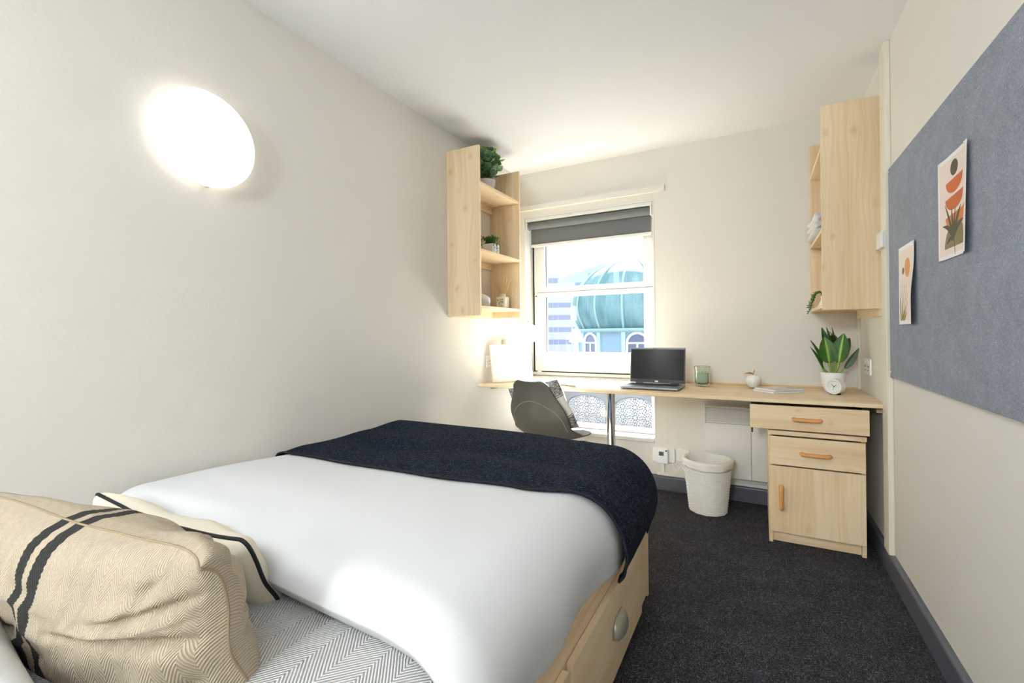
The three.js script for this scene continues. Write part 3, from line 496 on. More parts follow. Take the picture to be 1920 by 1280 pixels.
{ const c = V(2.02, 1.212, 0.2), t = thing('potted_plant', 'tiny trailing plant in a white pot on the lowest shelf by the clock', 'plant', [c.x, c.y, c.z]);
  part(t, 'pot', lathe([[0, 0], [0.025, 0], [0.036, 0.03], [0.038, 0.06], [0.034, 0.06], [0.033, 0.052], [0, 0.052]], c.x + 0.03, c.y, c.z, 30), M.ceramic);
  const g = [], st = [], l = leafGeo(0.013, 0.01, 0.2, 0.2, 4, 2);
  for (let s = 0; s < 16; s++) { const b = V(c.x + 0.03 + rr(-0.02, 0.02), c.y + 0.056, c.z + rr(-0.02, 0.02)), out = s < 9, e = out ? V(1.966 + rr(-0.012, 0.004), c.y - rr(-0.02, 0.035), c.z - 0.08 + rr(-0.03, 0.05)) : V(b.x + rr(-0.03, 0.04), b.y + rr(0.02, 0.05), b.z + rr(-0.04, 0.06)), m = b.clone().lerp(e, 0.6); m.y = b.y + 0.03; const cv = new THREE.CatmullRomCurve3([b, m, e]); st.push(new THREE.TubeGeometry(cv, 8, 0.0009, 4)); for (let k = 2; k < 15; k++) g.push(orient(l, cv.getPoint(k / 14), V(Math.cos(k * 2.4), 0.4, Math.sin(k * 2.4)))); }
  part(t, 'foliage', merge(g), std(0x4f7a3a, 0.6)).userData.kind = 'stuff'; part(t, 'stem', merge(st), std(0x4c6a32, 0.8)).userData.kind = 'stuff';
}
{ const c = V(2.015, 1.212, 0.36), t = thing('ornament', 'white faceted cone ornament on the lowest shelf beside the tiny plant', 'ornament', [c.x, c.y, c.z]);
  part(t, 'body', new THREE.ConeGeometry(0.042, 0.1, 7).toNonIndexed().translate(c.x + 0.01, c.y + 0.052, c.z), M.ceramic); part(t, 'foot', new THREE.CylinderGeometry(0.043, 0.043, 0.004, 7).translate(c.x + 0.01, c.y + 0.002, c.z), M.ceramic);
}

// ------------------------------------------------------------------ pin board, prints, boxes on the right wall
{
  const t = thing('pin_board', 'large blue grey felt pin board on the wall with two art prints', 'pin board', [W, 1.33, 1.83]);
  const felt = tex(1024, 1024, (u, v, i, j) => { const n = hash(i >> 1, j >> 1), f = fbm(u * 200, v * 200, 200, 200, 2), b = fbm(u * 10, v * 10, 10, 10, 3), k = 0.93 + 0.22 * (f - 0.5) + 0.16 * (n - 0.5) + 0.1 * (b - 0.5), x = pn(u * 330, v * 90, 330, 90) > 0.86 || pn(u * 90 + 4, v * 330, 90, 330) > 0.87 ? 22 : 0; return [154 * k + x, 160 * k + x, 173 * k + x]; });
  part(t, 'felt_panel', uvm(bx(W - 0.012, W - 0.0005, 0.8776, 1.7815, 0.727, 2.93, 0.002), 'y'), std(0xffffff, 1, { map: rep(felt, 2.2, 2.2), bumpMap: rep(felt.clone(), 2.2, 2.2), bumpScale: 0.0012 }));
  for (const [y, z] of [[1.764, 0.746], [0.902, 0.753], [1.764, 2.9], [0.902, 2.9]]) part(t, 'pin', lathe([[0, 0], [0.006, 0], [0.006, 0.002], [0.003, 0.005], [0, 0.0055]], 0, 0, 0, 16).rotateZ(Math.PI / 2).translate(W - 0.012, y, z), M.chrome);
}
function print(label, z0, z1, y0, y1, draw, curl) {   // paper on the board: seen from the room its left is the window side
  const cw = 480, ch = Math.round(480 * (y1 - y0) / (z1 - z0)), cv = document.createElement('canvas'); cv.width = cw; cv.height = ch; const c = cv.getContext('2d'); draw(c, cw, ch);
  const map = new THREE.CanvasTexture(cv); map.colorSpace = THREE.SRGBColorSpace; map.magFilter = THREE.LinearFilter;
  const t = thing('art_print', label, 'poster', [W - 0.012, (y0 + y1) / 2, (z0 + z1) / 2]);
  const g = sheet(24, 24, (u, v) => V(W - 0.0135 - curl(u, v), lerp(y0, y1, v), lerp(z0, z1, u)), () => 0.0003, (u, v) => [u, v]);
  part(t, 'sheet', g, std(0xffffff, 0.8, { map }));
  for (const u of [0.06, 0.94]) part(t, 'pin', lathe([[0, 0], [0.004, 0], [0.004, 0.002], [0, 0.003]], 0, 0, 0, 12).rotateZ(Math.PI / 2).translate(W - 0.0142 - curl(u, 0.98), lerp(y0, y1, 0.98), lerp(z0, z1, u)), M.plastic);
  return t;
}
const poly = (c, pts, col) => { c.fillStyle = col; c.beginPath(); pts.forEach(([x, y], i) => (i ? c.lineTo(x, y) : c.moveTo(x, y))); c.closePath(); c.fill(); };
const blade = (c, x0, y0, x1, y1, w, col, bow = 0) => { const L = [], Rr = []; const dx = x1 - x0, dy = y1 - y0, l = Math.hypot(dx, dy), nx = -dy / l, ny = dx / l; for (let i = 0; i <= 16; i++) { const k = i / 16, h = w * Math.sin(Math.PI * Math.min(1, k * 0.86 + 0.14)) ** 0.8 * (k > 0.98 ? 0 : 1), b = bow * Math.sin(Math.PI * k); L.push([x0 + dx * k + nx * (h + b), y0 + dy * k + ny * (h + b)]); Rr.push([x0 + dx * k - nx * (h - b), y0 + dy * k - ny * (h - b)]); } poly(c, [...L, ...Rr.reverse()], col); };
const bowl = (c, cx, cy, rx, ry, rot, col) => { const p = []; for (let i = 0; i <= 40; i++) { const a = Math.PI * i / 40, x = rx * Math.cos(a), y = ry * Math.sin(a); p.push([cx + x * Math.cos(rot) - y * Math.sin(rot), cy + x * Math.sin(rot) + y * Math.cos(rot)]); } poly(c, p, col); };
const oval = (c, cx, cy, rx, ry, col) => { const p = []; for (let i = 0; i < 48; i++) { const a = i / 24 * Math.PI; p.push([cx + rx * Math.cos(a), cy + ry * Math.sin(a)]); } poly(c, p, col); };
print('larger art print with three orange half bowls above a dark plant', 1.372, 1.603, 1.294, 1.596, (c, w, h) => {
  c.fillStyle = '#f6f2ee'; c.fillRect(0, 0, w, h); c.fillStyle = '#f1dfd5'; c.fillRect(w * 0.05, h * 0.04, w * 0.9, h * 0.92);
  oval(c, w * 0.53, h * 0.145, w * 0.125, h * 0.075, '#5b5444');
  bowl(c, w * 0.53, h * 0.245, w * 0.29, h * 0.135, -0.06, '#d4703f'); bowl(c, w * 0.53, h * 0.405, w * 0.31, h * 0.14, -0.06, '#d07243'); bowl(c, w * 0.58, h * 0.575, w * 0.36, h * 0.15, -0.08, '#d98450');
  const q = []; for (let i = 0; i <= 30; i++) { const a = Math.PI + Math.PI * i / 30; q.push([w * 0.55 + w * 0.36 * Math.cos(a), h * 0.9 + h * 0.24 * Math.sin(a)]); } poly(c, q, '#8d7f58');
  for (const [x, y, b, wd] of [[0.2, 0.45, 10, 13], [0.42, 0.5, 4, 14], [0.56, 0.52, -4, 13], [0.74, 0.53, -14, 17], [0.13, 0.66, 26, 17], [0.86, 0.68, -30, 16], [0.26, 0.86, 20, 14]]) blade(c, w * 0.48, h * 0.83, w * x, h * y, wd, '#5d5442', b);
  blade(c, w * 0.54, h * 0.98, w * 0.48, h * 0.74, 5, '#5d5442');
}, (u, v) => 0.002 + 0.012 * sstep(0.75, 1, u) * (0.4 + 0.6 * (1 - v)) + 0.003 * sstep(0.25, 0, u));
print('smaller art print with an orange sun above tall dry grass', 0.9, 1.121, 1.104, 1.408, (c, w, h) => {
  c.fillStyle = '#f7f5f2'; c.fillRect(0, 0, w, h); c.fillStyle = '#f3e6da'; c.fillRect(w * 0.06, h * 0.05, w * 0.88, h * 0.9);
  oval(c, w * 0.58, h * 0.29, w * 0.18, h * 0.12, '#e2a468'); oval(c, w * 0.3, h * 0.315, w * 0.07, h * 0.045, '#7b736c');
  for (const [a, x, y, b] of [[0.12, 0.12, 0.38, 4], [0.15, 0.26, 0.38, 6], [0.18, 0.42, 0.4, 8], [0.22, 0.54, 0.46, 10], [0.26, 0.62, 0.55, 12], [0.3, 0.6, 0.7, 8]]) blade(c, w * a, h * 0.95, w * x, h * y, 5, '#8d7a55', b);
  for (const [a, x, y, b] of [[0.1, 0.08, 0.62, 4], [0.16, 0.22, 0.66, 6], [0.24, 0.46, 0.74, 10], [0.3, 0.52, 0.84, 8], [0.14, 0.36, 0.82, 6]]) blade(c, w * a, h * 0.95, w * x, h * y, 13, '#8c8440', b);
}, (u, v) => 0.002 + 0.011 * sstep(0.6, 1, u) * sstep(0.85, 0.3, v) + 0.004 * u);
{ const t = thing('junction_box', 'small white alarm box fixed to the upright trunking by the pin board', 'box', [W - 0.022, 1.49, 0.66]);
  part(t, 'base', bx(W - 0.027, W - 0.0225, 1.443, 1.522, 0.622, 0.725, 0.002), M.plastic); part(t, 'cover', bx(W - 0.038, W - 0.027, 1.446, 1.519, 0.625, 0.723, 0.004), M.plastic);
}
function socket(label, pos, axis, w, h, screws = true, slot = true, group) {
  const t = thing('wall_socket', label, 'socket', pos, group);
  const g = axis === 'z' ? bx(-w / 2, w / 2, -h / 2, h / 2, 0.0005, 0.01, 0.004) : bx(axis === '+x' ? 0.0005 : -0.0105, axis === '+x' ? 0.0105 : -0.0005, -h / 2, h / 2, -w / 2, w / 2, 0.004);
  loc(t, 'plate', g, M.plastic);
  const put = (n, a, b, c, d, m) => loc(t, n, axis === 'z' ? bx(a, b, c, d, 0.0095, 0.0115, 0.0008) : bx(axis === '+x' ? 0.01 : -0.0125, axis === '+x' ? 0.0125 : -0.01, c, d, a, b, 0.0008), m);
  if (screws) for (const s of [-1, 1]) put('screw', s * w * 0.41 - 0.0035, s * w * 0.41 + 0.0035, -0.0035, 0.0035, M.chrome);
  if (slot) for (const s of [-1, 1]) { put('switch', s * w * 0.24 - 0.006, s * w * 0.24 + 0.006, 0.018, 0.032, M.plastic); put('pin_slot', s * w * 0.24 - 0.002, s * w * 0.24 + 0.002, -0.004, 0.006, M.rubber); put('pin_slot', s * w * 0.24 - 0.011, s * w * 0.24 - 0.006, -0.022, -0.018, M.rubber); put('pin_slot', s * w * 0.24 + 0.006, s * w * 0.24 + 0.011, -0.022, -0.018, M.rubber); }
  return t;
}
socket('white double socket plate on the side wall beside the potted desk plant', [W, 0.889, 0.235], '-x', 0.147, 0.087);
socket('blank white plate low on the wall between thermostat and basket', [1.247, 0.248, 0], 'z', 0.086, 0.086, false, false);
socket('pale socket plate on the wall behind the framed picture', [0, 0.888, 0.43], '+x', 0.147, 0.087);

// ------------------------------------------------------------------ desk, its drawer, the pedestal
const DT = 0.74; M.upstand = phys(0xe3bd8a, 0.5);
{
  const t = thing('desk', 'long light wood desk top running wall to wall under the window, on a chrome leg', 'desk', [W / 2, 0, 0.3]);
  part(t, 'desk_top', bx(0.001, W - 0.001, DT - 0.02, DT, 0.001, 0.607, 0.005, 'x', 3), M.birch);
  part(t, 'upstand', bx(1.09, W - 0.016, DT + 0.0004, DT + 0.011, 0.001, 0.014, 0.002, 'x'), M.upstand);
  part(t, 'leg', lathe([[0, 0.002], [0.04, 0.002], [0.04, 0.01], [0.026, 0.014], [0.026, DT - 0.028], [0.04, DT - 0.026], [0.04, DT - 0.0205], [0, DT - 0.0205]], 0.897, 0, 0.49, 48), M.chrome, 'round chrome leg');
  part(t, 'batten', bx(0.001, 0.02, DT - 0.054, DT - 0.0205, 0.02, 0.44, 0.002, 'z'), std(0xa6a18c, 0.6)); part(t, 'batten', bx(W - 0.026, W - 0.001, DT - 0.052, DT - 0.0205, 0.03, 0.53, 0.003, 'z'), M.birch);
}
const pull = (cx, cy, z, len, vert) => { const pts = [[-0.5, 0], [-0.47, 0.014], [-0.38, 0.022], [-0.15, 0.0245], [0.15, 0.0245], [0.38, 0.022], [0.47, 0.014], [0.5, 0]].map(([a, b]) => (vert ? V(cx, cy + a * len, z + b) : V(cx + a * len, cy, z + b))); const g = tube(pts, 0.0098, 40, 12); const uv = g.attributes.uv; for (let i = 0; i < uv.count; i++) uv.setXY(i, uv.getY(i) * 0.05, uv.getX(i) * len); return g; };
{
  const t = thing('drawer_unit', 'wide shallow wooden drawer hung under the desk above the pedestal', 'drawer', [1.91, 0.58, 0.35]);
  const f = part(t, 'drawer_front', bx(1.66, 2.156, 0.586, 0.706, 0.578, 0.596, 0.0015, 'x'), M.birch); sub(f, 'handle', pull(1.909, 0.643, 0.595, 0.112), M.handleWood, 'orange wood bow handle');
  part(t, 'drawer_box', bx(1.685, 2.13, 0.606, 0.69, 0.14, 0.577, 0.002, 'z'), M.birch); part(t, 'runner', bx(1.664, 1.684, 0.65, 0.7195, 0.14, 0.57, 0.002, 'z'), M.rubber); part(t, 'runner', bx(2.131, 2.15, 0.65, 0.7195, 0.14, 0.57, 0.002, 'z'), M.rubber);
  part(t, 'bracket', bx(1.665, 1.672, 0.54, 0.649, 0.47, 0.485, 0.001), M.rubber);
}
{
  const t = thing('pedestal', 'light wood bedside style pedestal with one drawer and a cupboard door under the desk', 'pedestal', [1.944, 0, 0.36]);
  const x0 = 1.742, x1 = 2.146, z1 = 0.562;
  part(t, 'side_panel', bx(x0, x0 + 0.018, 0, 0.554, 0.14, z1, 0.0012), M.birch); part(t, 'side_panel', bx(x1 - 0.018, x1, 0, 0.554, 0.14, z1, 0.0012), M.birch);
  part(t, 'top', bx(x0 - 0.002, x1 + 0.002, 0.5545, 0.577, 0.138, 0.582, 0.003, 'x'), M.birch); part(t, 'back_panel', bx(x0 + 0.0185, x1 - 0.0185, 0.05, 0.553, 0.14, 0.152, 0.001), M.birch); part(t, 'bottom_panel', bx(x0 + 0.0185, x1 - 0.0185, 0.052, 0.07, 0.153, 0.56, 0.001, 'x'), M.birch);
  part(t, 'plinth', bx(x0 + 0.0185, x1 - 0.0185, 0.004, 0.0515, 0.53, 0.545, 0.001, 'x'), M.birch);
  const d = part(t, 'drawer', bx(x0 + 0.006, x1 - 0.003, 0.404, 0.547, z1 + 0.001, z1 + 0.018, 0.0014, 'x'), M.birch); sub(d, 'handle', pull(1.945, 0.47, z1 + 0.017, 0.116), M.handleWood, 'orange wood bow handle');
  const o = part(t, 'door', bx(x0 + 0.006, x1 - 0.003, 0.062, 0.397, z1 + 0.001, z1 + 0.018, 0.0014), M.birch); sub(o, 'handle', pull(1.796, 0.238, z1 + 0.017, 0.116, true), M.handleWood, 'orange wood bow handle set upright');
}
// ------------------------------------------------------------------ heater, thermostat, basket
{
  const t = thing('panel_heater', 'white electric panel heater with a slotted grille on the wall under the desk', 'heater', [1.67, 0.12, 0]);
  const m = phys(0xe9e8e4, 0.4), x0 = 1.39, x1 = 1.95;
  part(t, 'back', bx(x0, x1, 0.158, 0.606, 0.02, 0.06, 0.003), m); part(t, 'wall_bracket', bx(1.45, 1.89, 0.2, 0.5, 0.0008, 0.0195, 0.002), std(0x9c9a94, 0.5));
  for (const [a, b] of [[x0, 1.658], [1.6592, x1]]) part(t, 'front_panel', bx(a, b, 0.158, 0.498, 0.0605, 0.08, 0.004), m);
  part(t, 'grille_recess', bx(x0 + 0.006, x1 - 0.006, 0.5, 0.598, 0.0605, 0.064, 0.001), m);
  part(t, 'grille_frame', bx(x0, x1, 0.598, 0.606, 0.0605, 0.08, 0.002, 'x'), m); part(t, 'grille_frame', bx(x0, x0 + 0.006, 0.498, 0.598, 0.0605, 0.08, 0.002), m); part(t, 'grille_frame', bx(x1 - 0.006, x1, 0.498, 0.598, 0.0605, 0.08, 0.002), m);
  for (let k = 0; k < 8; k++) part(t, 'slat', bx(x0 + 0.0065, x1 - 0.0065, 0.508 + k * 0.0112, 0.5125 + k * 0.0112, 0.066, 0.0775, 0.001, 'x'), m);
  for (const x of [1.428, 1.532, 1.68, 1.82]) part(t, 'grille_bar', bx(x, x + 0.004, 0.499, 0.5975, 0.0772, 0.0795, 0.0008), m);
}
{
  const t = thing('thermostat', 'white heating timer with a small grey screen low on the wall beside the bed', 'thermostat', [1.124, 0.237, 0]);
  part(t, 'plate', bx(1.048, 1.196, 0.192, 0.286, 0.0006, 0.014, 0.004), M.plastic);
  const b = part(t, 'body', bx(1.076, 1.155, 0.186, 0.288, 0.0142, 0.036, 0.006), phys(0xf2f4f8, 0.35));
  sub(b, 'screen', bx(1.096, 1.127, 0.239, 0.266, 0.0358, 0.037, 0.0005), phys(0x555f5d, 0.25), 'grey screen'); for (let k = 0; k < 3; k++) sub(b, 'button', bx(1.081, 1.089, 0.232 + k * 0.014, 0.24 + k * 0.014, 0.0358, 0.0385, 0.001), M.plastic); sub(b, 'knob', rod(V(1.144, 0.275, 0.035), V(1.144, 0.275, 0.041), 0.005), M.rubber);
  part(t, 'cable_cover', bx(1.108, 1.128, 0.1172, 0.1855, 0.0008, 0.014, 0.003), M.plastic);
  part(t, 'cable', tube([V(1.18, 0.196, 0.012), V(1.195, 0.165, 0.018), V(1.23, 0.125, 0.024), V(1.262, 0.1, 0.024), V(1.28, 0.06, 0.022), V(1.3, 0.004, 0.03)], 0.0032, 30, 8), M.plastic);
}
{
  const C = V(1.423, 0, 0.262), t = thing('waste_basket', 'white woven waste basket lined with white cloth on the carpet before the heater', 'basket', [C.x, 0, C.z]);
  const Hh = 0.31, rad = (y) => lerp(0.103, 0.134, y / Hh), wm = phys(0xefeeea, 0.55);
  const rows = []; for (let k = 0; k < 31; k++) { const y = 0.006 + k * 0.0084, pts = []; for (let i = 0; i < 96; i++) { const a = i / 96 * Math.PI * 2, r = rad(y) + 0.0016 * Math.cos(a * 12 + (k % 2) * Math.PI); pts.push(V(C.x + r * Math.cos(a), y, C.z + r * Math.sin(a))); } rows.push(tube(pts, 0.0044, 144, 6, true)); }
  part(t, 'weave', merge(rows), wm).userData.kind = 'stuff';
  part(t, 'wall', lathe([[0, 0.002], [0.1, 0.002], [0.1, 0.004], [rad(Hh) - 0.008, Hh - 0.01], [rad(Hh) - 0.011, Hh - 0.01], [0.096, 0.008], [0, 0.008]], C.x, 0, C.z, 48), std(0xdedbd2, 0.8));
  for (let k = 0; k < 12; k++) { const a = (k + 0.5) / 12 * Math.PI * 2; part(t, 'stake', rod(V(C.x + (rad(0) - 0.002) * Math.cos(a), 0.003, C.z + (rad(0) - 0.002) * Math.sin(a)), V(C.x + (rad(0.25) - 0.002) * Math.cos(a), 0.25, C.z + (rad(0.25) - 0.002) * Math.sin(a)), 0.0048, 0.0048, 8), wm); }
  const cloth = sheet(160, 26, (u, v) => { const a = -u * Math.PI * 2, w = 0.004 * Math.sin(a * 9) * sstep(0.6, 1, v) + 0.003 * noise3(Math.cos(a) * 5, Math.sin(a) * 5 + v * 3); let r, y; if (v < 0.45) { y = lerp(0.06, Hh, v / 0.45); r = rad(y) - 0.014; } else if (v < 0.55) { const k = (v - 0.45) / 0.1 * Math.PI; y = Hh + 0.008 * Math.sin(k); r = rad(Hh) - 0.014 * Math.cos(k) * 0.9 - 0.001; } else { y = lerp(Hh, Hh - 0.038, (v - 0.55) / 0.45); r = rad(y) + 0.0105 - 0.003 * sstep(0.6, 0.9, v); } y += 0.004 * Math.sin(a * 3 + 1) * sstep(0.8, 1, v); return V(C.x + (r + w) * Math.cos(a), y, C.z + (r + w) * Math.sin(a)); }, () => 0.0008, (u, v) => [u * 0.8, v * 0.4]);
  part(t, 'liner', cloth, std(0xf3f0e6, 0.9));
  const tie = (s) => { const a0 = s * 0.2 + 2.75, r = 0.143; return merge([tube([V(C.x - r, 0.243, C.z + 0.02), V(C.x - r - 0.008, 0.25, C.z + 0.03), V(C.x - r - 0.02, 0.236 + s * 0.006, C.z + 0.04)], 0.0028, 14, 6), tube([V(C.x - r, 0.243, C.z + 0.02), V(C.x - r + 0.03, 0.246, C.z + 0.09), V(C.x - 0.08, 0.238, C.z + 0.128)], 0.0028, 18, 6)]); };
  part(t, 'tie', tie(-1), std(0xf3f0e6, 0.9));
}
// ------------------------------------------------------------------ chair and its cushion
{
  const c = [0.53, 0, 0.56], t = thing('chair', 'grey moulded shell chair on chrome legs pushed in at the desk, back to the bed', 'chair', c, undefined, -0.1);
  const m = phys(0x52514d, 0.45), prof = new THREE.CatmullRomCurve3([[0.8, 0.285], [0.72, 0.265], [0.62, 0.24], [0.52, 0.205], [0.45, 0.155], [0.412, 0.07], [0.406, -0.02], [0.425, -0.12], [0.43, -0.18]].map(([y, z]) => V(0, y, z)));
  const hw = (u) => u < 0.45 ? lerp(0.122, 0.198, sstep(0.02, 0.34, u)) : lerp(0.198, 0.228, sstep(0.45, 0.7, u)) * (1 - 0.1 * sstep(0.85, 1, u));
  const corner = (u, b) => { const k = u < 0.06 ? Math.sqrt(Math.max(1 - ((0.06 - u) / 0.06) ** 2 * 0.6, 0)) : u > 0.9 ? Math.sqrt(1 - ((u - 0.9) / 0.1) ** 2 * 0.55) : 1; return b * k; };
  const f = (u, v) => { const b = 2 * v - 1, q = prof.getPointAt(u), ta = prof.getTangentAt(u), n = V(0, -ta.z, ta.y); const cup = (0.055 * Math.sin(Math.PI * clamp(u * 0.95 + 0.05)) ** 1.2 + 0.012) * b * b; const dir = n.z > 0 ? -1 : 1; return V(hw(u) * corner(u, b), q.y + n.y * cup * dir * (n.y * dir > 0 ? 1 : -1), q.z - Math.abs(n.z) * cup); };
  loc(t, 'shell', sheet(90, 50, f, () => 0.0045, (u, v) => [v * 0.42, u * 0.9]), m);
  const ridge = []; for (let i = 0; i <= 40; i++) { const k = i / 40, a = Math.PI * k, v = 0.5 - 0.44 * Math.cos(a), u = 0.5 - 0.33 * Math.sin(a) ** 0.7, q = f(u, v), q2 = f(u + 0.01, v), q3 = f(u, Math.min(v + 0.01, 1)), n = q2.sub(q).cross(q3.sub(q)).normalize(); if (n.z < 0) n.negate(); ridge.push(q.clone().addScaledVector(n, 0.0045)); }
  loc(t, 'ridge', tube(ridge, 0.0022, 80, 6), phys(0x8a8982, 0.4), 'raised moulded line across the back');
  for (const s of [-1, 1]) { loc(t, 'leg', tube([V(s * 0.12, 0.385, 0.06), V(s * 0.19, 0.385, 0.1), V(s * 0.222, 0.365, 0.125), V(s * 0.236, 0.2, 0.19), V(s * 0.245, 0.008, 0.25)], 0.0085, 40, 10), M.chrome); loc(t, 'leg', tube([V(s * 0.12, 0.385, -0.06), V(s * 0.2, 0.385, -0.12), V(s * 0.222, 0.365, -0.145), V(s * 0.232, 0.2, -0.19), V(s * 0.238, 0.008, -0.23)], 0.0085, 40, 10), M.chrome); }
  loc(t, 'seat_frame', merge([rod(V(-0.12, 0.385, 0.06), V(0.12, 0.385, 0.06), 0.0085), rod(V(-0.12, 0.385, -0.06), V(0.12, 0.385, -0.06), 0.0085)]), M.chrome);
}
{
  const t = thing('chair_cushion', 'black and white patterned cushion leaning inside the grey chair', 'cushion', [0.53, 0.625, 0.70], undefined, -0.1);
  const pat = tex(512, 512, (u, v, i, j) => { const b = Math.abs(v - 0.5), edge = b > 0.22, n = fbm(u * 26, v * 40, 26, 40, 2), d = Math.sin((u * 1.1 + 0.35 * Math.sin(v * 60)) * 75 + n * 8) * Math.sin(v * 140 + n * 7); const on = edge ? d > -0.1 : (b > 0.19 && b < 0.205); return on ? [34, 33, 32] : [238, 236, 230]; });
  const basis = frameOf(V(0, 0, 0), V(0.977, 0.212, 0).normalize(), V(-0.19, 0.87, 0.42).normalize(), V(0.09, -0.41, 0.9).normalize());
  const m = std(0xffffff, 0.9, { map: rep(pat, 1 / 0.37, 1 / 0.35) });
  loc(t, 'cover', place(cushion(0.37, 0.35, 0.11, 2.2, { pinch: 0.05, wr: 0.006, n: 60 }).geo, basis), m);
}

// ------------------------------------------------------------------ things on the desk
{ // laptop
  const t = thing('laptop', 'open grey laptop with a dark screen on the desk below the window', 'laptop', [1.126, DT, 0.375], undefined, -0.035);
  const alu = std(0x9ea4ad, 0.38, { metalness: 0.55 }), dark = std(0x33363b, 0.45);
  loc(t, 'base', bx(-0.172, 0.172, 0.004, 0.017, -0.115, 0.125, 0.005, 'x', 3), alu);
  for (const [x, z] of [[-0.15, 0.105], [0.15, 0.105], [-0.15, -0.1], [0.15, -0.1]]) loc(t, 'foot', new THREE.CylinderGeometry(0.006, 0.006, 0.004, 12).translate(x, 0.002, z), M.rubber);
  loc(t, 'keyboard_bed', bx(-0.148, 0.148, 0.0168, 0.0174, -0.085, 0.022, 0.0002), dark);
  const keys = []; for (let r = 0; r < 6; r++) for (let k = 0; k < 15; k++) { if (r === 5 && k > 4 && k < 10) continue; const x = -0.146 + k * 0.0196, z = -0.083 + r * 0.0174; keys.push(bx(x, x + 0.017, 0.0174, 0.019, z, z + 0.0148, 0.001, 'x', 1)); } keys.push(bx(-0.048, 0.048, 0.0174, 0.019, -0.083 + 5 * 0.0174, -0.083 + 5 * 0.0174 + 0.0148, 0.001, 'x', 1));
  loc(t, 'key', merge(keys), std(0x2a2c31, 0.5)).userData.kind = 'stuff';
  loc(t, 'touchpad', bx(-0.052, 0.052, 0.0168, 0.0175, 0.04, 0.105, 0.0003), std(0x8b9098, 0.3, { metalness: 0.4 }));
  const lid = loc(t, 'lid', bx(-0.172, 0.172, 0, 0.226, -0.006, 0, 0.0028, 'x', 3), std(0x74777a, 0.4, { metalness: 0.5 })); lid.position.set(0, 0.019, -0.112); lid.rotation.x = -0.13;
  loc(lid, 'bezel', bx(-0.1695, 0.1695, 0.003, 0.2165, -0.0002, 0.0012, 0.0005), std(0x1c1d1e, 0.4));
  loc(lid, 'screen', bx(-0.164, 0.164, 0.022, 0.212, 0.0011, 0.0014, 0.0001), phys(0x0d0d0f, 0.12, { specularIntensity: 0.6 }));
  loc(lid, 'camera', rod(V(-0.02, 0.2215, -0.0002), V(-0.02, 0.2215, 0.0012), 0.0022), M.rubber); loc(lid, 'maker_mark', bx(-0.012, 0.009, 0.007, 0.0145, 0.0011, 0.0015, 0.0002), std(0xc9cbcd, 0.35, { metalness: 0.6 }), 'small pale maker mark');
  for (const s of [-0.11, 0.11]) loc(t, 'hinge', rod(V(s - 0.025, 0.018, -0.113), V(s + 0.025, 0.018, -0.113), 0.0045), dark);
}
{ // candle
  const c = V(1.388, DT, 0.16), t = thing('candle', 'pale green candle in a clear glass tumbler beside the laptop', 'candle', [c.x, c.y, c.z]);
  part(t, 'tumbler', lathe([[0, 0.002], [0.032, 0.002], [0.038, 0.005], [0.043, 0.03], [0.044, 0.08], [0.042, 0.09], [0.048, 0.124], [0.0475, 0.126], [0.0455, 0.124], [0.0395, 0.09], [0.0415, 0.08], [0.0405, 0.03], [0.035, 0.014], [0, 0.013]], c.x, c.y, c.z, 56), phys(0xf4fbf6, 0.02, { transmission: 1, thickness: 0.01, ior: 1.45 }));
  part(t, 'wax', lathe([[0, 0.0145], [0.034, 0.0145], [0.0398, 0.032], [0.0408, 0.08], [0.0395, 0.086], [0, 0.085]], c.x, c.y, c.z, 44), phys(0xcfe6d2, 0.5)); part(t, 'wick', rod(V(c.x, c.y + 0.084, c.z), V(c.x + 0.002, c.y + 0.098, c.z), 0.0011), M.rubber);
}
{ // apple ornament
  const c = V(1.672, DT, 0.155), t = thing('apple_ornament', 'white ribbed apple ornament with a gold stem and leaf on the desk', 'ornament', [c.x, c.y, c.z]);
  const g = new THREE.SphereGeometry(1, 96, 40), p = g.attributes.position; for (let i = 0; i < p.count; i++) { let x = p.getX(i), y = p.getY(i), z = p.getZ(i); const a = Math.atan2(z, x), r = Math.hypot(x, z), rib = 1 - 0.035 * Math.abs(Math.sin(a * 9)) * r, R = (0.046 - 0.006 * sstep(0.2, -1, y)) * rib; const dip = 0.016 * Math.exp(-((r / 0.28) ** 2)) * Math.sign(y) * (y > 0 ? 1 : 0.4); p.setXYZ(i, x * R, 0.043 + y * 0.043 - dip, z * R); } g.computeVertexNormals();
  part(t, 'body', g.translate(c.x, c.y, c.z), phys(0xf4f2ef, 0.2, { clearcoat: 0.5 })); part(t, 'stem', tube([V(c.x, c.y + 0.062, c.z), V(c.x + 0.002, c.y + 0.085, c.z), V(c.x + 0.009, c.y + 0.108, c.z)], 0.0036, 16, 8), M.brass);
  part(t, 'leaf', orient(sheet(16, 8, (u, v) => { const b = 2 * v - 1, k = Math.sin(Math.PI * Math.pow(u * 0.96 + 0.02, 0.9)) ** 0.8; return V(0.0115 * b * k, u * 0.05, 0.012 * u * u - 0.004 * Math.abs(b) * k); }, () => 0.0012), V(c.x, c.y + 0.086, c.z), V(-0.95, 0.18, 0.25), 0.5), M.brass);
}
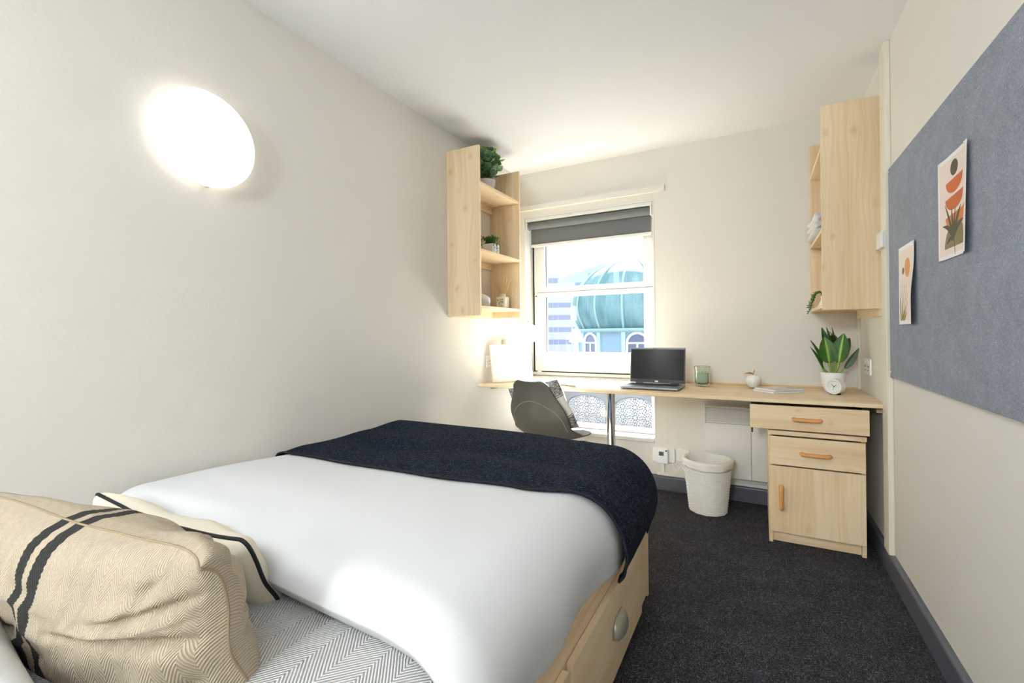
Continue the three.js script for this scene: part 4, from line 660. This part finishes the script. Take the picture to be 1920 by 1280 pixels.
{ // two magazines
  const d1 = V(0.67, 0, 0.74), cover = (hue) => tex(256, 256, (u, v) => { const n = fbm(u * 5, v * 5, 5, 5, 4), s = Math.abs(mod((u + v * 0.7 + n * 0.35) * 5, 1) - 0.5) < 0.05 ? 60 : 0; return mixc(hue, [236, 230, 224], clamp(n * 1.6 - 0.2)).map((c) => c - s); });
  [['lower', 0, 0.152, 0.205, [200, 196, 190], -0.86], ['upper', 0.0105, 0.146, 0.196, [196, 186, 168], -0.81]].forEach(([n, y, w, h, hue, turn], i) => {
    const t = thing('magazine', i ? 'upper magazine of the two on the desk, its cover printed in soft greys' : 'lower magazine of the two on the desk, showing white page edges', 'magazine', [1.80, DT + y, 0.275], undefined, turn);
    loc(t, 'pages', bx(-w / 2, w / 2, 0.0008, 0.0092, -h / 2, h / 2, 0.0015), std(0xf0eef2, 0.85)); loc(t, 'cover', bx(-w / 2 - 0.001, w / 2 + 0.001, 0.0092, 0.0102, -h / 2 - 0.001, h / 2 + 0.001, 0.0003), phys(0xffffff, 0.35, { map: rep(cover(hue), 4, 4) })); loc(t, 'back_cover', bx(-w / 2 - 0.001, w / 2 + 0.001, 0, 0.0008, -h / 2 - 0.001, h / 2 + 0.001, 0.0003), std(0xcfcac2, 0.6));
  });
}
{ // leafy plant in a white bowl
  const c = V(2.064, DT, 0.2), t = thing('potted_plant', 'broad-leaved green plant in a white bowl pot at the end of the desk', 'plant', [c.x, c.y, c.z]);
  part(t, 'pot', lathe([[0, 0.001], [0.03, 0.001], [0.038, 0.006], [0.05, 0.04], [0.056, 0.08], [0.057, 0.112], [0.054, 0.112], [0.052, 0.1], [0, 0.1]], c.x, c.y, c.z, 48), M.ceramic); part(t, 'soil', new THREE.CylinderGeometry(0.0515, 0.0515, 0.005, 28).translate(c.x, c.y + 0.102, c.z), M.soil);
  const gm = phys(0xffffff, 0.38, { map: leafTex([160, 196, 84], [56, 104, 32], [44, 84, 28], 0.16) }), gd = phys(0xffffff, 0.4, { map: leafTex([96, 134, 58], [42, 78, 30], [60, 88, 40], 0.1) }), sm = phys(0x9db55a, 0.5);
  const L = (dx, dz, y0, len, wid, dir, roll, m, fold = 0.25, bend = 0.15) => { const at = V(c.x + dx, c.y + y0, c.z + dz); const lf = part(t, 'leaf', orient(leafGeo(len, wid, fold, bend, 18, 10), at, V(...dir), roll), m); sub(lf, 'stalk', tube([V(c.x + dx * 0.35, c.y + 0.1, c.z + dz * 0.35), V(c.x + dx * 0.8, c.y + lerp(0.1, y0, 0.55), c.z + dz * 0.8), at.clone().addScaledVector(V(...dir).normalize(), 0.006)], 0.0045, 12, 8), sm); };
  L(-0.02, 0.03, 0.162, 0.155, 0.098, [-0.12, 1, 0.1], 0.25, gm, 0.3, 0.12); L(0.022, 0.034, 0.165, 0.17, 0.088, [0.12, 1, 0.05], -0.3, gm, 0.3, 0.12); L(0.005, -0.01, 0.17, 0.165, 0.085, [0.02, 1, -0.1], 0.1, gd, 0.3, 0.1);
  L(0.03, -0.012, 0.17, 0.16, 0.085, [0.22, 1, -0.1], -0.6, gd, 0.3, 0.3); L(-0.018, -0.02, 0.19, 0.178, 0.05, [-0.14, 1, -0.08], 0.5, gd, 0.5, 0.05); L(-0.01, 0.0, 0.2, 0.165, 0.036, [-0.1, 1, 0], 1.0, gm, 0.6, 0.02); L(0.004, -0.004, 0.2, 0.16, 0.036, [-0.02, 1, 0], 1.2, gd, 0.6, 0.02); L(0.02, -0.012, 0.2, 0.155, 0.042, [0.16, 1, 0], 1.3, gd, 0.6, 0.4);
  L(-0.05, 0.0, 0.15, 0.155, 0.034, [-0.3, 1, 0.05], 1.0, gm, 0.6, 0.1); L(-0.048, 0.012, 0.125, 0.145, 0.03, [-0.42, 1, 0.1], 1.1, gm, 0.7, 0.05); L(0.05, 0.01, 0.13, 0.13, 0.04, [0.5, 1, 0.05], 1.0, gd, 0.6, -0.1);
}
{ // clock
  const t = thing('clock', 'small round white desk clock in front of the broad-leaved plant', 'clock', [2.062, DT, 0.3], undefined, -0.58), R = 0.0405;
  const turned = (pts, m, n, lab) => loc(t, n, new THREE.LatheGeometry(pts.map((q) => new THREE.Vector2(q[0], q[1])), 56).rotateX(Math.PI / 2).translate(0, R + 0.003, 0), m, lab);
  turned([[0, -0.03], [R - 0.01, -0.03], [R - 0.003, -0.027], [R, -0.02], [R, 0.02], [R - 0.001, 0.024], [R - 0.006, 0.025], [R - 0.009, 0.0205], [R - 0.01, 0.014], [0, 0.014]], phys(0xf3f1ee, 0.35), 'case');
  turned([[0, 0.0142], [R - 0.0105, 0.0142], [R - 0.0105, 0.015], [0, 0.015]].reverse(), phys(0xe9efe6, 0.5), 'dial');
  const hand = (a, l, w, m, n) => loc(t, n, bx(-w / 2, w / 2, -0.004, l, 0.0158, 0.0166, 0.0002).rotateZ(a).translate(0, R + 0.003, 0), m);
  hand(-0.95, 0.015, 0.0026, M.rubber, 'hour_hand'); hand(0.75, 0.019, 0.002, M.rubber, 'minute_hand'); hand(2.9, 0.018, 0.0014, std(0x8a938a, 0.5), 'alarm_hand');
  for (let k = 0; k < 12; k++) loc(t, 'hour_mark', bx(-0.0006, 0.0006, 0.0248, 0.028, 0.015, 0.0154, 0.0001).rotateZ(k * Math.PI / 6).translate(0, R + 0.003, 0), std(0x9aa19a, 0.6));
  for (const s of [-1, 1]) loc(t, 'foot', bx(s * 0.016 - 0.006, s * 0.016 + 0.006, 0.0002, 0.0085, -0.012, 0.012, 0.002), M.rubber);
}
{ // framed picture leaning in the corner
  const t = thing('picture_frame', 'pale framed picture with an off white mount leaning against the side wall', 'picture frame', [0.168, DT, 0.395]);
  const b = V(0.18, 0, -0.268).normalize(), up = V(-0.043, 0.265, -0.029).normalize(), n = b.clone().cross(up).normalize(); const mm = frameOf(V(0, 0.003, 0), b, up, n), w = 0.323, h = 0.268, fw = 0.016;
  const put = (nm, g, m, l) => loc(t, nm, place(g, mm), m, l), fm = phys(0xefe9d8, 0.4);
  put('frame_side', bx(-w / 2, -w / 2 + fw, 0, h, -0.016, 0, 0.003), fm); put('frame_side', bx(w / 2 - fw, w / 2, 0, h, -0.016, 0, 0.003), fm); put('frame_side', bx(-w / 2 + fw, w / 2 - fw, 0, fw, -0.016, 0, 0.003, 'x'), fm); put('frame_side', bx(-w / 2 + fw, w / 2 - fw, h - fw, h, -0.016, 0, 0.003, 'x'), fm);
  put('mount', bx(-w / 2 + fw - 0.002, w / 2 - fw + 0.002, fw - 0.002, h - fw + 0.002, -0.014, -0.009, 0.0005), std(0xf5f2ec, 0.8));
  put('artwork', bx(-0.062, 0.062, 0.075, 0.195, -0.0091, -0.0084, 0.0002), std(0xffffff, 0.8, { map: rep(tex(128, 128, (u, v) => { const n = fbm(u * 5, v * 5, 5, 5, 3), e = Math.max(Math.abs(u - 0.5), Math.abs(v - 0.5)); return mixc([222, 221, 216], [240, 238, 233], n * 1.2 - (e > 0.42 ? 0.5 : 0)); }), 8, 8) }), 'pale grey print'); put('backing', bx(-w / 2 + 0.004, w / 2 - 0.004, 0.004, h - 0.004, -0.0185, -0.0162, 0.001), std(0x8e7a5a, 0.9));
}
{ // white desk lamp behind the picture
  const t = thing('desk_lamp', 'white desk lamp with a cone shade on a thin bent stem in the window corner', 'desk lamp', [0.125, DT, 0.2]);
  const wm = phys(0xf6f4ee, 0.3);
  part(t, 'base', lathe([[0, 0.0006], [0.062, 0.0006], [0.064, 0.004], [0.06, 0.012], [0.02, 0.016], [0, 0.016]], 0.125, DT, 0.2, 48), wm);
  part(t, 'stem', tube([V(0.12, DT + 0.014, 0.2), V(0.118, 0.95, 0.2), V(0.121, 1.09, 0.2), V(0.132, 1.118, 0.201), V(0.155, 1.13, 0.204), V(0.19, 1.134, 0.208)], 0.0055, 60, 10), wm);
  const ax = V(0.42, -0.86, 0.1).normalize(), O0 = V(0.205, 1.145, 0.21);
  part(t, 'joint', rod(O0.clone().addScaledVector(ax, -0.02), O0.clone().addScaledVector(ax, 0.012), 0.016, 0.017, 24), phys(0xd9d7d0, 0.4)); part(t, 'knob', rod(O0.clone().addScaledVector(ax, -0.03), O0.clone().addScaledVector(ax, -0.019), 0.005), M.rubber);
  part(t, 'shade', new THREE.LatheGeometry([[0.012, 0.008], [0.03, 0.012], [0.042, 0.03], [0.058, 0.118], [0.0565, 0.118], [0.04, 0.031], [0.028, 0.0145], [0.012, 0.011]].map((q) => new THREE.Vector2(...q)), 48).applyQuaternion(new THREE.Quaternion().setFromUnitVectors(V(0, 1, 0), ax)).translate(O0.x, O0.y, O0.z), wm);
  part(t, 'bulb', new THREE.SphereGeometry(0.022, 24, 16).translate(O0.x + ax.x * 0.06, O0.y + ax.y * 0.06, O0.z + ax.z * 0.06), phys(0xf4f1ea, 0.3));
}
{ // open book and a sprig
  const t = thing('open_book', 'open book with white pages lying on the sunny desk before the window', 'book', [0.53, DT, 0.34], undefined, -0.28);
  const text = rep(tex(256, 256, (u, v) => { const line = mod(v * 22, 1) < 0.4 && v > 0.1 && v < 0.92 && u > 0.1 && u < 0.9 && hash(Math.floor(u * 90), Math.floor(v * 22)) > 0.2; return line ? [196, 194, 190] : [246, 244, 239]; }), 1 / 0.19, 1 / 0.26);
  for (const s of [-1, 1]) { loc(t, 'page_block', sheet(24, 8, (u, v) => V(s * u * 0.19, 0.008 + 0.006 * Math.sin(Math.PI * Math.pow(u, 0.5)) * (1 - u * 0.6) , (v - 0.5) * 0.26), (u) => 0.002 + 0.004 * (1 - u * 0.3), (u, v) => [u * 0.19, v * 0.26]), std(0xffffff, 0.85, { map: text })); loc(t, 'cover', bx(s > 0 ? 0.001 : -0.196, s > 0 ? 0.196 : -0.001, 0.0004, 0.0024, -0.134, 0.134, 0.001), phys(0xcfc4a6, 0.5)); }
}
{ const c = V(0.71, DT, 0.19), t = thing('leaf_sprig', 'small grey green leaf sprig lying on the desk beside the open book', 'sprig', [c.x, c.y, c.z]);
  part(t, 'twig', tube([V(c.x - 0.06, c.y + 0.003, c.z + 0.03), V(c.x, c.y + 0.006, c.z), V(c.x + 0.06, c.y + 0.004, c.z - 0.03)], 0.002, 16, 6), std(0x8d8a68, 0.8));
  const l = leafGeo(0.034, 0.02, 0.2, 0.1, 8, 4), m = std(0x93a383, 0.7); for (let k = 0; k < 9; k++) { const s = k % 2 ? 1 : -1, a = k / 8; part(t, 'leaf', orient(l, V(c.x - 0.055 + a * 0.11, c.y + 0.007, c.z + 0.028 - a * 0.056), V(0.5 + s * 0.35, 0.22, -0.3 + s * 0.8), s * 0.4), m); }
}
{ const t = thing('plug_adapter', 'small pale plug on the side wall just above the framed picture', 'plug', [0, 1.02, 0.235]); part(t, 'body', bx(0.001, 0.036, 0.998, 1.04, 0.205, 0.265, 0.006), phys(0xdad8d4, 0.4)); part(t, 'cable', tube([V(0.02, 1.0, 0.235), V(0.022, 0.93, 0.23), V(0.03, 0.82, 0.2), V(0.07, DT + 0.006, 0.16)], 0.003, 20, 8), M.plastic); }

renderer.render(scene, camera);
